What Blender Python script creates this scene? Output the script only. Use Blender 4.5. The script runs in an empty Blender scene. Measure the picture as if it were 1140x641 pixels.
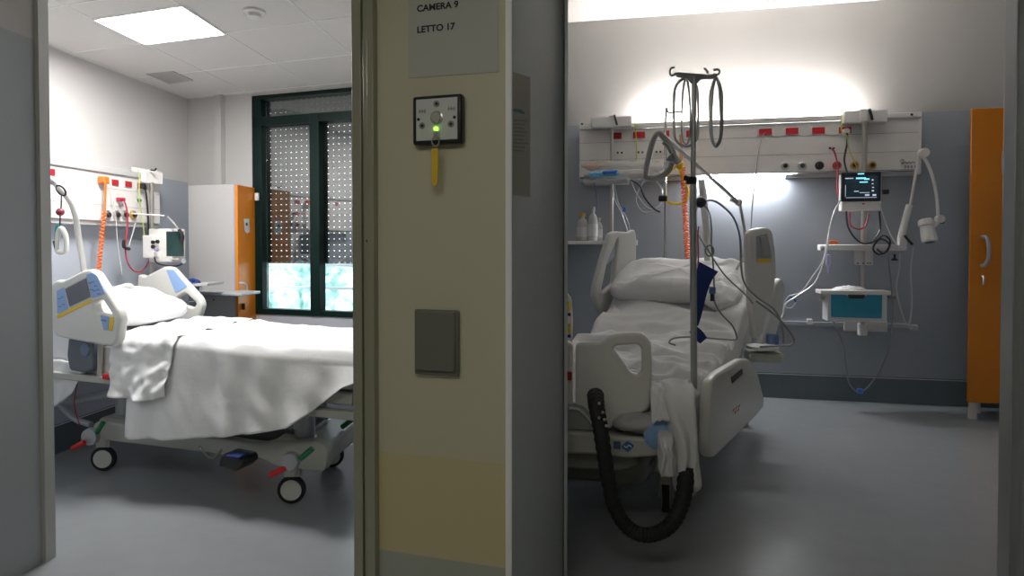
import bpy, bmesh, math, random
from mathutils import Vector, Matrix, noise
random.seed(4)
S = bpy.context.scene
COL = S.collection
PI = math.pi
# ------------------------------------------------------------ camera
CAMZ = 1.30; F = 700.0; PITCH = math.atan(.02)
CX = 570.0; CY = 289.0
cd = bpy.data.cameras.new('camera'); cam = bpy.data.objects.new('camera', cd); COL.objects.link(cam)
cam.location = (0, 0, CAMZ); cam.rotation_euler = (PI/2-PITCH, 0, 0)
cd.sensor_fit = 'HORIZONTAL'; cd.sensor_width = 36; cd.lens = F/1140*36
cd.shift_y = -(320.5-CY)/1140; cd.clip_start = .02
S.camera = cam
CP = Vector((0, 0, CAMZ))
def ray(px, py):
    x = (px-CX)/F; z = (CY-py)/F; c, s = math.cos(PITCH), math.sin(PITCH)
    return Vector((x, c+s*z, -s+c*z))
def P(px, py, D):
    r = ray(px, py); return CP + r*(D/r.y)
def hit(px, py, pl):
    r = ray(px, py); p, n = pl
    return CP + r*((p-CP).dot(n)/r.dot(n))
def V(*a): return Vector(a)
Z = V(0, 0, 1)
# ------------------------------------------------------------ materials
MATS = {}
def nodes(m):
    m.use_nodes = True; nt = m.node_tree; return nt, nt.nodes, nt.links, nt.nodes['Principled BSDF']
def mat(name, col, rough=.5, metal=0, bump=0, scale=30, var=0, emit=None, es=0, alpha=1, spec=None, trans=0, coat=0):
    if name in MATS: return MATS[name]
    m = bpy.data.materials.new(name); nt, N, L, b = nodes(m)
    b.inputs['Base Color'].default_value = (*col, 1); b.inputs['Roughness'].default_value = rough
    b.inputs['Metallic'].default_value = metal; b.inputs['Alpha'].default_value = alpha
    if spec is not None: b.inputs['Specular IOR Level'].default_value = spec
    if trans: b.inputs['Transmission Weight'].default_value = trans
    if coat: b.inputs['Coat Weight'].default_value = coat
    if emit: b.inputs['Emission Color'].default_value = (*emit, 1); b.inputs['Emission Strength'].default_value = es
    tc = N.new('ShaderNodeTexCoord'); nz = N.new('ShaderNodeTexNoise'); nz.inputs['Scale'].default_value = scale
    nz.inputs['Detail'].default_value = 4; L.new(tc.outputs['Object'], nz.inputs['Vector'])
    if bump:
        bp = N.new('ShaderNodeBump'); bp.inputs['Strength'].default_value = bump; bp.inputs['Distance'].default_value = .01
        L.new(nz.outputs['Fac'], bp.inputs['Height']); L.new(bp.outputs['Normal'], b.inputs['Normal'])
    if var and not emit:
        mx = N.new('ShaderNodeMix'); mx.data_type = 'RGBA'
        mx.inputs[6].default_value = (*[c*(1-var) for c in col], 1); mx.inputs[7].default_value = (*[min(1, c*(1+var)) for c in col], 1)
        L.new(nz.outputs['Fac'], mx.inputs[0]); L.new(mx.outputs[2], b.inputs['Base Color'])
    MATS[name] = m; return m
def zones(name, stops, rough=.5, bump=.05):
    """paint changing at fixed heights: stops = [(z_from, colour)...]"""
    m = bpy.data.materials.new(name); nt, N, L, b = nodes(m)
    tc = N.new('ShaderNodeTexCoord'); sx = N.new('ShaderNodeSeparateXYZ'); L.new(tc.outputs['Object'], sx.inputs[0])
    mp = N.new('ShaderNodeMath'); mp.operation = 'DIVIDE'; mp.inputs[1].default_value = 4; L.new(sx.outputs['Z'], mp.inputs[0])
    cr = N.new('ShaderNodeValToRGB'); cr.color_ramp.interpolation = 'CONSTANT'; L.new(mp.outputs[0], cr.inputs[0])
    e = cr.color_ramp.elements
    e[0].position = 0; e[0].color = (*stops[0][1], 1); e[1].position = stops[1][0]/4; e[1].color = (*stops[1][1], 1)
    for z, c in stops[2:]:
        k = e.new(z/4); k.color = (*c, 1)
    L.new(cr.outputs[0], b.inputs['Base Color']); b.inputs['Roughness'].default_value = rough
    nz = N.new('ShaderNodeTexNoise'); nz.inputs['Scale'].default_value = 60; L.new(tc.outputs['Object'], nz.inputs['Vector'])
    bp = N.new('ShaderNodeBump'); bp.inputs['Strength'].default_value = bump; bp.inputs['Distance'].default_value = .01
    L.new(nz.outputs['Fac'], bp.inputs['Height']); L.new(bp.outputs['Normal'], b.inputs['Normal'])
    return m
def glassmat(name, tint=(1, 1, 1), refl=.12, rough=.0):
    m = bpy.data.materials.new(name); m.use_nodes = True; nt = m.node_tree; nt.nodes.clear(); N = nt.nodes; L = nt.links
    o = N.new('ShaderNodeOutputMaterial'); t = N.new('ShaderNodeBsdfTransparent'); g = N.new('ShaderNodeBsdfGlossy'); mx = N.new('ShaderNodeMixShader')
    t.inputs[0].default_value = (*tint, 1); g.inputs['Roughness'].default_value = rough
    fr = N.new('ShaderNodeFresnel'); fr.inputs[0].default_value = 1.5
    ad = N.new('ShaderNodeMath'); ad.operation = 'ADD'; ad.inputs[1].default_value = refl; L.new(fr.outputs[0], ad.inputs[0])
    L.new(ad.outputs[0], mx.inputs[0]); L.new(t.outputs[0], mx.inputs[1]); L.new(g.outputs[0], mx.inputs[2]); L.new(mx.outputs[0], o.inputs[0])
    return m
BLUEWALL = (.42, .455, .52); WHITEWALL = (.62, .60, .59)
M_headL = zones('painted_wall_left_room', [(0, (.10, .12, .14)), (.18, BLUEWALL), (1.835, WHITEWALL)])
M_headR = zones('painted_wall_right_room', [(0, (.11, .14, .16)), (.212, (.31, .335, .375)), (2.40, (.43, .42, .41))])
M_pier = zones('painted_pier', [(0, (.37, .39, .40)), (2.13, (.50, .47, .45))])
M_corr = zones('corridor_wall_paint', [(0, (.40, .42, .36)), (.235, (.60, .52, .30)), (.585, (.57, .55, .41))])
M_grey = mat('grey_door_paint', (.52, .56, .59), .45, bump=.03, var=.04)
M_frame = mat('beige_metal_frame', (.36, .36, .27), .35, .2, var=.03)
M_white = mat('white_trim', (.9, .9, .9), .4, emit=None)
M_ceil = mat('ceiling_tile', (.62, .60, .58), .8, bump=.05, var=.03)
M_grid = mat('ceiling_grid', (.8, .79, .77), .6)
M_floor = mat('vinyl_floor', (.25, .265, .28), .30, bump=.015, scale=9, var=.10)
M_panel = mat('cream_panel', (.72, .70, .68), .4, var=.02)
M_panel2 = mat('panel_edge', (.50, .50, .50), .4)
M_dark = mat('dark_gap', (.05, .05, .05), .6)
M_black = mat('black_plastic', (.015, .015, .017), .35, var=.2)
M_rub = mat('black_rubber', (.012, .012, .014), .7, bump=.2, scale=120)
M_red = mat('red_socket', (.42, .012, .02), .4, var=.1)
M_redp = mat('red_plastic', (.6, .02, .02), .4)
M_green = mat('green_plastic', (.01, .18, .06), .4)
M_orange = mat('orange_plastic', (.85, .17, .02), .45)
M_yellow = mat('yellow_plastic', (.8, .52, .03), .45)
M_door = mat('orange_laminate', (.66, .21, .010), .35, var=.04, scale=4)
M_cab = mat('grey_laminate', (.42, .41, .41), .5, var=.02)
M_bed = mat('bed_plastic', (.66, .655, .62), .35, var=.02)
M_bed2 = mat('bed_plastic_beige', (.46, .46, .42), .4, var=.03)  # darker beige plastic of the bed's base and frame parts
M_frameg = mat('bed_frame_grey', (.42, .44, .46), .4, .3)
M_blue = mat('light_blue_pad', (.27, .42, .72), .45, var=.06)
M_dblue = mat('dark_blue_fabric', (.01, .03, .16), .8, bump=.2, scale=200)
M_bluep = mat('blue_plastic', (.03, .13, .48), .4)
M_teal = mat('teal_drawer', (.015, .22, .34), .4)
M_sheet = mat('white_cotton', (.82, .82, .83), .85, bump=.15, scale=35)
M_sheet2 = mat('grey_white_cotton', (.66, .66, .66), .85, bump=.2, scale=30)
M_steel = mat('brushed_steel', (.55, .53, .50), .3, .9)
M_chrome = mat('chrome', (.7, .7, .7), .15, 1)
M_pole = mat('grey_pole', (.42, .43, .44), .35, .6)
M_gtube = mat('clear_tubing', (.75, .77, .78), .2, trans=.3)
M_gcab = mat('grey_cable', (.22, .23, .22), .5)
M_redc = mat('red_cable', (.45, .02, .05), .5)
M_ygc = mat('yellow_green_cable', (.45, .55, .10), .5)
M_paper = mat('paper', (.50, .51, .47), .7)
M_paper2 = mat('notice_paper', (.33, .32, .27), .6)
M_ink = mat('black_ink', (.02, .02, .02), .7)
M_darkgreen = mat('dark_green_frame', (.0015, .013, .011), .45, spec=.2)
M_shut_done = None
M_screen = mat('dark_screen', (.03, .05, .06), .15)
M_screeng = mat('greenish_crt', (.02, .05, .045), .12)
M_lit = mat('lit_display', (.01, .02, .03), .2, emit=(.02, .045, .07), es=.22)
M_cyan = mat('cyan_readout', (.1, .5, .6), .4, emit=(.25, .8, 1), es=1.2)
M_whitel = mat('white_readout', (.5, .5, .5), .4, emit=(.7, .85, 1), es=.5)
M_led = mat('green_led', (.1, .8, .05), .4, emit=(.25, 1, .05), es=4)
M_brass = mat('brass_ring', (.55, .36, .10), .35, .7)
M_plate = mat('olive_plate', (.17, .175, .145), .35, var=.04)
M_switch = mat('pale_switch_face', (.62, .64, .62), .4)
M_plastic = mat('translucent_wrap', (.62, .62, .60), .25, alpha=.45)
M_bottle = mat('bottle_plastic', (.72, .72, .70), .25, alpha=.75)
M_lampL = mat('ceiling_lamp_diffuser', (1, 1, 1), .5, emit=(1, .98, .95), es=80)
M_up = mat('uplight_tube', (1, 1, 1), .5, emit=(1, .965, .92), es=290)
M_dn = mat('downlight_tube', (1, 1, 1), .5, emit=(.96, .98, 1), es=170)
M_cor = mat('corridor_fill_lamp', (1, 1, 1), .5, emit=(1, .97, .88), es=8.5)
M_glass = glassmat('window_glass', (.92, .95, .94), .10)
# ------------------------------------------------------------ mesh builder
class MB:
    def __init__(s): s.v = []; s.f = []
    def add(s, vs, fs):
        n = len(s.v); s.v += [Vector(v) for v in vs]; s.f += [tuple(i+n for i in f) for f in fs]; return s
    def pbox(s, o, a, b, c):        # corner o and edge vectors
        o, a, b, c = map(Vector, (o, a, b, c))
        vs = [o, o+a, o+a+b, o+b, o+c, o+a+c, o+a+b+c, o+b+c]
        fs = [(0, 3, 2, 1), (4, 5, 6, 7), (0, 1, 5, 4), (1, 2, 6, 5), (2, 3, 7, 6), (3, 0, 4, 7)]
        if a.cross(b).dot(c) < 0: fs = [f[::-1] for f in fs]
        return s.add(vs, fs)
    def box(s, c, a, b, h):         # centre c, full edge vectors
        a, b, h = map(Vector, (a, b, h)); return s.pbox(Vector(c)-a/2-b/2-h/2, a, b, h)
    def ring(s, rings, cap=True):
        n = len(s.v); k = len(rings[0])
        for r in rings: s.v += [Vector(q) for q in r]
        for i in range(len(rings)-1):
            for j in range(k):
                s.f.append((n+i*k+j, n+i*k+(j+1) % k, n+(i+1)*k+(j+1) % k, n+(i+1)*k+j))
        if cap:
            s.f.append(tuple(n+j for j in range(k))[::-1]); s.f.append(tuple(n+(len(rings)-1)*k+j for j in range(k)))
        return s
    def lathe(s, p, ax, prof, n=20):   # prof: [(dist, r)]
        p = Vector(p); ax = Vector(ax).normalized(); u = ax.orthogonal().normalized(); w = ax.cross(u)
        return s.ring([[p+ax*d+(u*math.cos(2*PI*j/n)+w*math.sin(2*PI*j/n))*max(r, 1e-4) for j in range(n)] for d, r in prof])
    def cyl(s, p0, p1, r, r2=None, n=16):
        p0, p1 = Vector(p0), Vector(p1); d = p1-p0
        return s.lathe(p0, d, [(0, r), (d.length, r if r2 is None else r2)], n)
    def ball(s, c, r, n=12):
        return s.lathe(Vector(c)-Z*r, Z, [(r-r*math.cos(PI*i/n), r*math.sin(PI*i/n)) for i in range(n+1)], n*2)
    def tube(s, pts, r, n=8, sub=6, closed=False):
        pts = [Vector(p) for p in pts]
        if sub > 1 and len(pts) > 2:
            q = []; m = len(pts); rng = m if closed else m-1
            for i in range(rng):
                if closed: a, b, c, d = pts[i-1], pts[i], pts[(i+1) % m], pts[(i+2) % m]
                else: a, b, c, d = pts[max(i-1, 0)], pts[i], pts[i+1], pts[min(i+2, m-1)]
                for k in range(sub):
                    t = k/sub
                    q.append(.5*((2*b)+(c-a)*t+(2*a-5*b+4*c-d)*t*t+(3*b-a-3*c+d)*t**3))
            if not closed: q.append(pts[-1])
            pts = q
        if closed: pts = pts+[pts[0], pts[1]]
        rr = []; up = None
        for i, p in enumerate(pts):
            t = (pts[min(i+1, len(pts)-1)]-pts[max(i-1, 0)])
            if t.length < 1e-7: t = V(0, 0, 1)
            t.normalize()
            if up is None: up = t.orthogonal().normalized()
            up = (up-t*up.dot(t))
            if up.length < 1e-6: up = t.orthogonal()
            up.normalize(); w = t.cross(up)
            rad = r(i/(len(pts)-1)) if callable(r) else r
            rr.append([p+(up*math.cos(2*PI*j/n)+w*math.sin(2*PI*j/n))*rad for j in range(n)])
        return s.ring(rr)
    def grid(s, nu, nv, fn):
        n = len(s.v)
        for i in range(nu+1):
            for j in range(nv+1): s.v.append(Vector(fn(i/nu, j/nv)))
        for i in range(nu):
            for j in range(nv):
                a = n+i*(nv+1)+j; s.f.append((a, a+1, a+nv+2, a+nv+1))
        return s
    def plate(s, o, e1, e2, outlines, th, bev=0, rnd=0):
        """flat board with holes; outlines in (e1,e2) coordinates, centred on its plane"""
        cu = bpy.data.curves.new('t', 'CURVE'); cu.dimensions = '2D'; cu.fill_mode = 'BOTH'
        cu.extrude = max(th/2-bev, .0002); cu.bevel_depth = bev; cu.bevel_resolution = 2; cu.offset = -bev
        for ol in outlines:
            pts = roundpoly(ol, rnd) if rnd else ol
            sp = cu.splines.new('POLY'); sp.points.add(len(pts)-1)
            for i, p in enumerate(pts): sp.points[i].co = (p[0], p[1], 0, 1)
            sp.use_cyclic_u = True
        ob = bpy.data.objects.new('t', cu); COL.objects.link(ob)
        dg = bpy.context.evaluated_depsgraph_get()
        me = bpy.data.meshes.new_from_object(ob.evaluated_get(dg))
        e1, e2 = Vector(e1), Vector(e2); nn = e1.cross(e2).normalized()
        vs = [Vector(o)+e1*v.co.x+e2*v.co.y+nn*v.co.z for v in me.vertices]
        s.add(vs, [tuple(p.vertices) for p in me.polygons])
        bpy.data.objects.remove(ob); bpy.data.meshes.remove(me); bpy.data.curves.remove(cu)
        return s
def roundpoly(ol, r):
    out = []; n = len(ol)
    for i in range(n):
        a, b, c = Vector(ol[i-1]), Vector(ol[i]), Vector(ol[(i+1) % n])
        d1 = a-b; d2 = c-b; k = min(r, d1.length*.45, d2.length*.45)
        p = b+d1.normalized()*k; q = b+d2.normalized()*k
        for t in (0, .25, .5, .75, 1): out.append(tuple(p*(1-t)**2+b*2*t*(1-t)+q*t*t))
    return out
BASE = {}
def part(name, mb, m, parent=None, bev=0, solid=0, ang=38, sub=0, seg=2):
    me = bpy.data.meshes.new(name); base = BASE.get(parent.name, V(0, 0, 0)) if parent else V(0, 0, 0)
    me.from_pydata([v-base for v in mb.v], [], mb.f); me.materials.append(m)
    bm = bmesh.new(); bm.from_mesh(me)
    if not solid: bmesh.ops.recalc_face_normals(bm, faces=bm.faces)
    bm.to_mesh(me); bm.free()
    for p in me.polygons: p.use_smooth = True
    me.set_sharp_from_angle(angle=math.radians(ang))
    o = bpy.data.objects.new(name, me); COL.objects.link(o)
    if solid:
        d = o.modifiers.new('s', 'SOLIDIFY'); d.thickness = solid; d.offset = 1
    if bev:
        b = o.modifiers.new('b', 'BEVEL'); b.width = bev; b.segments = seg; b.limit_method = 'ANGLE'; b.angle_limit = math.radians(35)
    if sub:
        b = o.modifiers.new('u', 'SUBSURF'); b.levels = sub; b.render_levels = sub
    if parent: o.parent = parent; BASE[o.name] = base
    return o
def tag(o, label, cat, group=None, kind=None):
    o['label'] = label; o['category'] = cat
    if group: o['group'] = group
    if kind: o['kind'] = kind
    return o
def thing(name, loc, label, cat, group=None):
    o = bpy.data.objects.new(name, None); COL.objects.link(o); o.location = loc; o.empty_display_size = .05
    BASE[o.name] = Vector(loc); tag(o, label, cat, group); return o
def single(name, mb, m, label, cat, group=None, **k):
    o = part(name, mb, m, None, **k); return tag(o, label, cat, group)
def struct(name, mb, m, **k):
    o = part(name, mb, m, None, **k); o['kind'] = 'structure'; return o
def dup(root, delta, label):
    r = root.copy(); COL.objects.link(r); r.location = root.location+Vector(delta); r['label'] = label
    for ch in list(root.children):
        c = ch.copy(); COL.objects.link(c); c.parent = r
        for g in ch.children:
            d = g.copy(); COL.objects.link(d); d.parent = c
    return r
def plane(pt, n, off=0):
    n = Vector(n).normalized(); return (Vector(pt)+n*off, n)
def slab(mb, pl, x0, y0, x1, y1, t, back=0):
    """upright rectangular block seen at these picture limits, standing t out of the upright plane pl"""
    p, n = pl; xm, ym = (x0+x1)/2, (y0+y1)/2
    a = hit(x0, ym, pl); b = hit(x1, ym, pl); z1 = hit(xm, y0, pl).z; z0 = hit(xm, y1, pl).z
    a.z = z0; b.z = z0
    return mb.pbox(a-n*back, b-a, Z*(z1-z0), n*(t+back))
# ------------------------------------------------------------ directions
A = V(70, 700, 0).normalized()            # along the left head wall, away
B = V(2155, -700, 0).normalized()         # along the window wall, to the right
LH0 = V(-2.86, 3.94, 0); NL = V(A.y, -A.x, 0)
LC = V(-2.724, 5.30, 0)
NW = V(-B.y, B.x, 0)*-1                   # window wall normal, into the room
if NW.y > 0: NW = -NW
CW0 = V(-.24, 2.10, 0); CB = V(.959, -.283, 0).normalized(); NC = V(CB.y, -CB.x, 0)
if NC.y > 0: NC = -NC
RH0 = V(2.168, 5.42, 0); W = V(3440, -700, 0).normalized(); NR = V(W.y, -W.x, 0)
def PL(off=0): return plane(LH0, NL, off)
def PW(off=0): return plane(LC, NW, off)
def PC(off=0): return plane(CW0, NC, off)
def PR(off=0): return plane(RH0, NR, off)
def wallbox(p, q, z0, z1, nrm, th):
    p, q = Vector(p), Vector(q); p.z = z0; q.z = z0
    return MB().pbox(p, q-p, Z*(z1-z0), -Vector(nrm)*th)
HL = 2.54; HR = 3.34; HC = 2.75
# ------------------------------------------------------------ setting
struct('floor', MB().pbox((-4, -2, -.1), (10, 0, 0), (0, 8.3, 0), (0, 0, .1)), M_floor)
# left room
struct('wall_left', wallbox(LH0-A*1.1, LC, 0, HL, NL, .12), M_headL)
wa = LC-B*.15; wend = LC+B*2.55
ws0 = LC+B*.655; ws1 = LC+B*2.15
wz0 = hit(285, 349, PW()).z; wz1 = hit(285, 107, PW()).z
mb = MB()
for p, q, z0, z1 in ((wa, ws0, 0, HL), (ws0, ws1, 0, wz0), (ws1, wend, 0, HL), (ws0, ws1, wz1, HL+.02)):
    p = Vector(p); q = Vector(q); p.z = q.z = z0; mb.pbox(p, q-p, Z*(z1-z0), -NW*.14)
struct('wall_back_left', mb, zones('painted_window_wall', [(0, (.10, .12, .14)), (.18, (.42, .43, .48)), (.80, (.50, .49, .48))]))
# corner pilaster beside the window
struct('trim_1', MB().pbox(LC+B*.33+NW*.0, B*.06, Z*HL, NW*.05), mat('pilaster_paint', (.50, .49, .48), .5))
struct('wall_middle_left', MB().pbox((-.42, 2.24, 0), (.07, 0, 0), (-.0, 2.5, 0), (0, 0, HL)), M_headL)
struct('ceiling_left', MB().pbox((-3.4, 2.2, HL), (3.06, 0, 0), (0, 3.6, 0), (0, 0, .05)), M_ceil)
# ceiling joints, left
mb = MB()
c0 = P(160, 0, 3.6)
def ceilpt(px, py, h): r = ray(px, py); return CP+r*((h-CAMZ)/r.z)
g0 = ceilpt(161, 48, HL)
for k in range(-1, 3):
    p = g0+B*(.6*k); p.z = HL-.0015
    mb.box(p+A*.3, A*3.2, B*.006, Z*.003)
for k in range(-3, 4):
    p = g0+A*(.6*k); p.z = HL-.0015
    mb.box(p+B*.7, B*2.6, A*.006, Z*.003)
struct('trim_2', mb, M_grid)
# corridor wall with the left door opening
LJ = V(-1.916, 2.60, 0); RJ = V(-.557, 2.194, 0); WEND = V(-.02, 2.035, 0)
J2 = V(-.464, 2.166, 0)
struct('wall_corridor', wallbox(J2, WEND, 0, HC, NC, .10), M_corr)
struct('wall_corridor_header', wallbox(LJ, J2, 2.40, HC, NC, .10), M_corr)
struct('wall_front_left', MB().ring([[LJ-V(.02, 0, 0)+Z*z, LJ-V(.02, 0, 0)-A*.27+Z*z, LJ-A*.27-V(1.4, -.2, 0)+Z*z, LJ-V(1.4, -.5, 0)+Z*z] for z in (0, HC)]), M_pier)
# edge strip of the left jamb
e = hit(56.5, 300, plane(LJ, NC)); 
mb = MB(); mb.pbox(LJ-A*.03-V(.026, 0, 0), V(.024, -.003, 0), Z*2.4, A*.05)
struct('trim_3', mb, mat('jamb_edge', (.46, .46, .43), .4))
# right door frame of left opening: stepped metal profile
mb = MB(); RJ = RJ+CB*.013; fr = J2-RJ; fr.z = 0
mb.pbox(RJ, fr*.42, Z*2.4, NC*.022); mb.pbox(RJ+fr*.46, fr*.28, Z*2.4, NC*.014); mb.pbox(RJ+fr*.74, fr*.30, Z*2.4, NC*.03)
mb.pbox(RJ, fr*1.0, Z*2.4, -NC*.12)
struct('door_1', mb, M_frame, bev=.002)
b1 = MB(); pj = hit(409.5, 268, PC(.014)); b1.lathe(pj, NC, [(0, .006), (.004, .005), (.006, .002)])
o = part('strike_screw', b1, M_dark); o.parent = bpy.data.objects['door_1']; 
# white dividing strip between the two views, put in as a corner trim
struct('trim_4', MB().pbox((-.021, 2.03, 0), (.0205, 0, 0), (0, .02, 0), (0, 0, HC)), mat('white_divider_strip', (.95, .95, .95), .4), bev=.001)
# right room
struct('wall_back_right', wallbox(RH0-W*2.75, RH0+W*2.3, 0, HR, NR, .12), M_headR)
struct('wall_middle_right', MB().pbox((-.35, 2.24, 0), (.06, 0, 0), (0, 3.76, 0), (0, 0, HR)), M_headR)
struct('wall_right', MB().pbox((4.2, 2.3, 0), (.1, 0, 0), (0, 3.2, 0), (0, 0, HR)), M_headR)
struct('ceiling_right', MB().pbox((-.4, 2.1, HR), (4.8, 0, 0), (0, 4, 0), (0, 0, .05)), M_ceil)
G1 = V(.200, 2.38, 0)
struct('wall_pier', MB().ring([[V(-.30, 2.30, z), V(-.001, 2.055, z), V(.0005, 2.03, z), V(G1.x-.006, G1.y-.012, z), V(G1.x, G1.y+.06, z), V(-.29, 2.44, z)] for z in (0, HR)]), M_grey)
struct('trim_5', MB().pbox((G1.x-.003, G1.y-.02, 0), (.012, 0, 0), (0, .10, 0), (0, 0, 2.5)), mat('steel_edge', (.42, .44, .46), .4, .3))
RJ2 = P(1113, 400, 2.40); RJ2.z = 0
mb = MB(); mb.pbox(RJ2, (.05, -.0, 0), Z*2.5, (0, -.06, 0)); mb.pbox(RJ2+V(.028, -.085, 0), (.016, 0, 0), Z*2.5, (0, .03, 0)); mb.pbox(RJ2+V(.05, -.075, 0), (.14, 0, 0), Z*2.5, (0, .075, 0))
struct('door_2', mb, mat('brushed_frame', (.50, .52, .54), .3, .4), bev=.003)
struct('wall_front_right', MB().pbox(RJ2+V(.10, 0, 0), (2.4, 0, 0), (0, .08, 0), (0, 0, HR)), M_grey)
struct('wall_front_header', MB().pbox((-.3, 2.40, 2.5), (4.6, 0, 0), (0, .08, 0), (0, 0, HR-2.5)), M_grey)
mb = MB(); g0 = ceilpt(627, 1, HR)
for k in range(-1, 6): p = g0+W*(.6*k); p.z = HR-.0015; mb.box(p-V(0, 1, 0)*.6, V(-W.y, W.x, 0)*3.6, W*.007, Z*.003)
for k in range(-4, 1): p = g0+V(-W.y, W.x, 0)*(.6*k); p.z = HR-.0015; mb.box(p+W*1.6, W*4.8, V(-W.y, W.x, 0)*.007, Z*.003)
struct('trim_6', mb, M_grid)
mb = MB()
for p, q in ((RH0-W*2.7, RH0+W*2.2),): p = p.copy(); mb.pbox(p+Z*.205, q-p, Z*.006, NR*.004)
struct('trim_7', mb, mat('joint_light', (.6, .62, .63), .5))
mb = MB().pbox(LH0-A*1+Z*.176, A*2.3, Z*.006, NL*.004)
struct('trim_8', mb, MATS['joint_light'])
# corridor shell
struct('wall_corridor_back', MB().pbox((-3.6, -1.7, 0), (8, 0, 0), (0, .1, 0), (0, 0, HC)), M_corr)
struct('wall_corridor_left', MB().pbox((-3.5, -1.6, 0), (.1, 0, 0), (0, 4.8, 0), (0, 0, HC)), M_corr)
struct('wall_corridor_right', MB().pbox((3.9, -1.6, 0), (.1, 0, 0), (0, 4.1, 0), (0, 0, HC)), M_corr)
struct('ceiling_corridor', MB().ring([[V(-3.6, -1.7, z), V(4.0, -1.7, z), V(4.0, 2.42, z), V(.2, 2.42, z), V(0, 2.05, z), V(-3.6, 3.1, z)] for z in (HC, HC+.05)]), M_ceil)
lc = single('corridor_fill_light', MB().pbox((-1.6, -.2, HC-.034), (1.9, 0, 0), (0, .3, 0), (0, 0, .03)), M_cor, 'unseen long ceiling light added to light the corridor outside the rooms', 'light')  # unseen lamp, added to light the closed-in corridor and the near floor
# ------------------------------------------------------------ corridor wall items
nt = thing('room_notice', hit(505, 85, PC()), 'grey printed sheet reading CAMERA 9 and LETTO 17 above the key switch', 'notice')
def pcorners(pl, pts): return [hit(x, y, pl) for x, y in pts]
def quadplate(pl, pts, th):
    q = pcorners(pl, pts); n = pl[1]
    return MB().ring([[p for p in q], [p+n*th for p in q]])
part('sheet', quadplate(PC(.001), [(455, -40), (555, -50), (555, 80), (455, 87)], .0015), M_paper, nt)
def text(s, px, py, hpx, pl, m, parent, name, off=.004, xs=1.0, e1=CB):
    cu = bpy.data.curves.new('t', 'FONT'); cu.body = s; cu.size = 1; cu.offset = .032; cu.extrude = 0
    ob = bpy.data.objects.new('t', cu); COL.objects.link(ob); dg = bpy.context.evaluated_depsgraph_get()
    me = bpy.data.meshes.new_from_object(ob.evaluated_get(dg))
    p = hit(px, py, pl); sc = (hit(px, py-hpx, pl)-p).length/.72
    mb = MB(); mb.add([p+e1*(v.co.x*sc*xs)+Z*(v.co.y*sc)+pl[1]*off for v in me.vertices], [tuple(f.vertices) for f in me.polygons])
    bpy.data.objects.remove(ob); bpy.data.meshes.remove(me)
    return part(name, mb, m, parent)
text('CAMERA 9', 464.5, 13.5, 7.2, PC(.001), M_ink, nt, 'printed_line', .003, 1.06)
text('LETTO 17', 464.5, 37, 7.2, PC(.001), M_ink, nt, 'printed_line', .003, 1.06)
ks = thing('key_switch', hit(487, 133, PC()), 'square key switch box with black rim and green light on the beige wall', 'switch')
part('housing', slab(MB(), PC(.035), 459, 105.5, 514, 160, 0, .034), M_black, ks, bev=.008)
part('face_plate', slab(MB(), PC(.035), 463.5, 109.5, 509.5, 156, .003), M_switch, ks, bev=.003)
mb = MB(); c = hit(486.5, 131, PC(.037)); mb.lathe(c, NC, [(0, .022), (.004, .022), (.006, .017), (.012, .016), (.012, .004)], 24)
part('lock_cylinder', mb, M_steel, ks)
def disc(px, py, r, pl, h=.002): return MB().lathe(hit(px, py, pl), pl[1], [(0, r), (h, r), (h, r*.2)], 14)
for x, y in ((466, 133), (506, 130.5)): part('screw', disc(x, y, .005, PC(.038)), M_black, ks)
for x, y in ((486, 115.5), (470, 140), (502, 138)):
    part('screw_recess', disc(x, y, .011, PC(.038)), mat('grey_rubber', (.28, .29, .29), .6), ks)
    part('screw', disc(x, y, .005, PC(.040)), M_black, ks)
for x, y in ((470, 124), (502.5, 121)):
    m_ = MB(); slab(m_, PC(.038), x-4, y-.8, x+4, y+.8, .0008)
    for k in (-3, 0, 3): slab(m_, PC(.038), x+k-.4, y-2.4, x+k+.6, y+2.4, .0008)
    part('engraved_mark', m_, MATS['grey_rubber'], ks)
part('indicator_light', disc(485.7, 143.5, .0065, PC(.038), .006), M_led, ks)
kc = thing('key_chain', hit(485, 160, PC(.05)), 'yellow key tag hanging from a steel ring at the key switch', 'key tag')
mb = MB(); c = hit(485, 157, PC(.05)); mb.tube([c+CB*(.013*math.cos(t*PI/6))+Z*(.016*math.sin(t*PI/6)) for t in range(12)], .0022, closed=True)
mb.cyl(hit(485.7, 146, PC(.045)), hit(485.5, 153, PC(.052)), .004); mb.box(hit(485.5, 149, PC(.05)), CB*.022, Z*.016, NC*.003)
part('key_ring', mb, M_steel, kc)
part('tag_strap', MB().plate(hit(484, 185, PC(.048)), CB, Z, [[(-.011, .058), (.013, .058), (.012, 0), (.010, -.055), (.004, -.066), (-.006, -.064), (-.010, -.05), (-.011, 0)]], .005, .001, .006), M_yellow, kc)
dp = thing('wall_plate', hit(485, 381, PC()), 'olive grey blank rectangular plate with raised cover on the beige wall', 'wall plate')
part('back_box', slab(MB(), PC(.020), 461, 345, 510, 418, 0, .019), M_plate, dp, bev=.006)
part('cover', slab(MB(), PC(.032), 461, 346, 506, 413.5, 0, .012), M_plate, dp, bev=.006)
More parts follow.
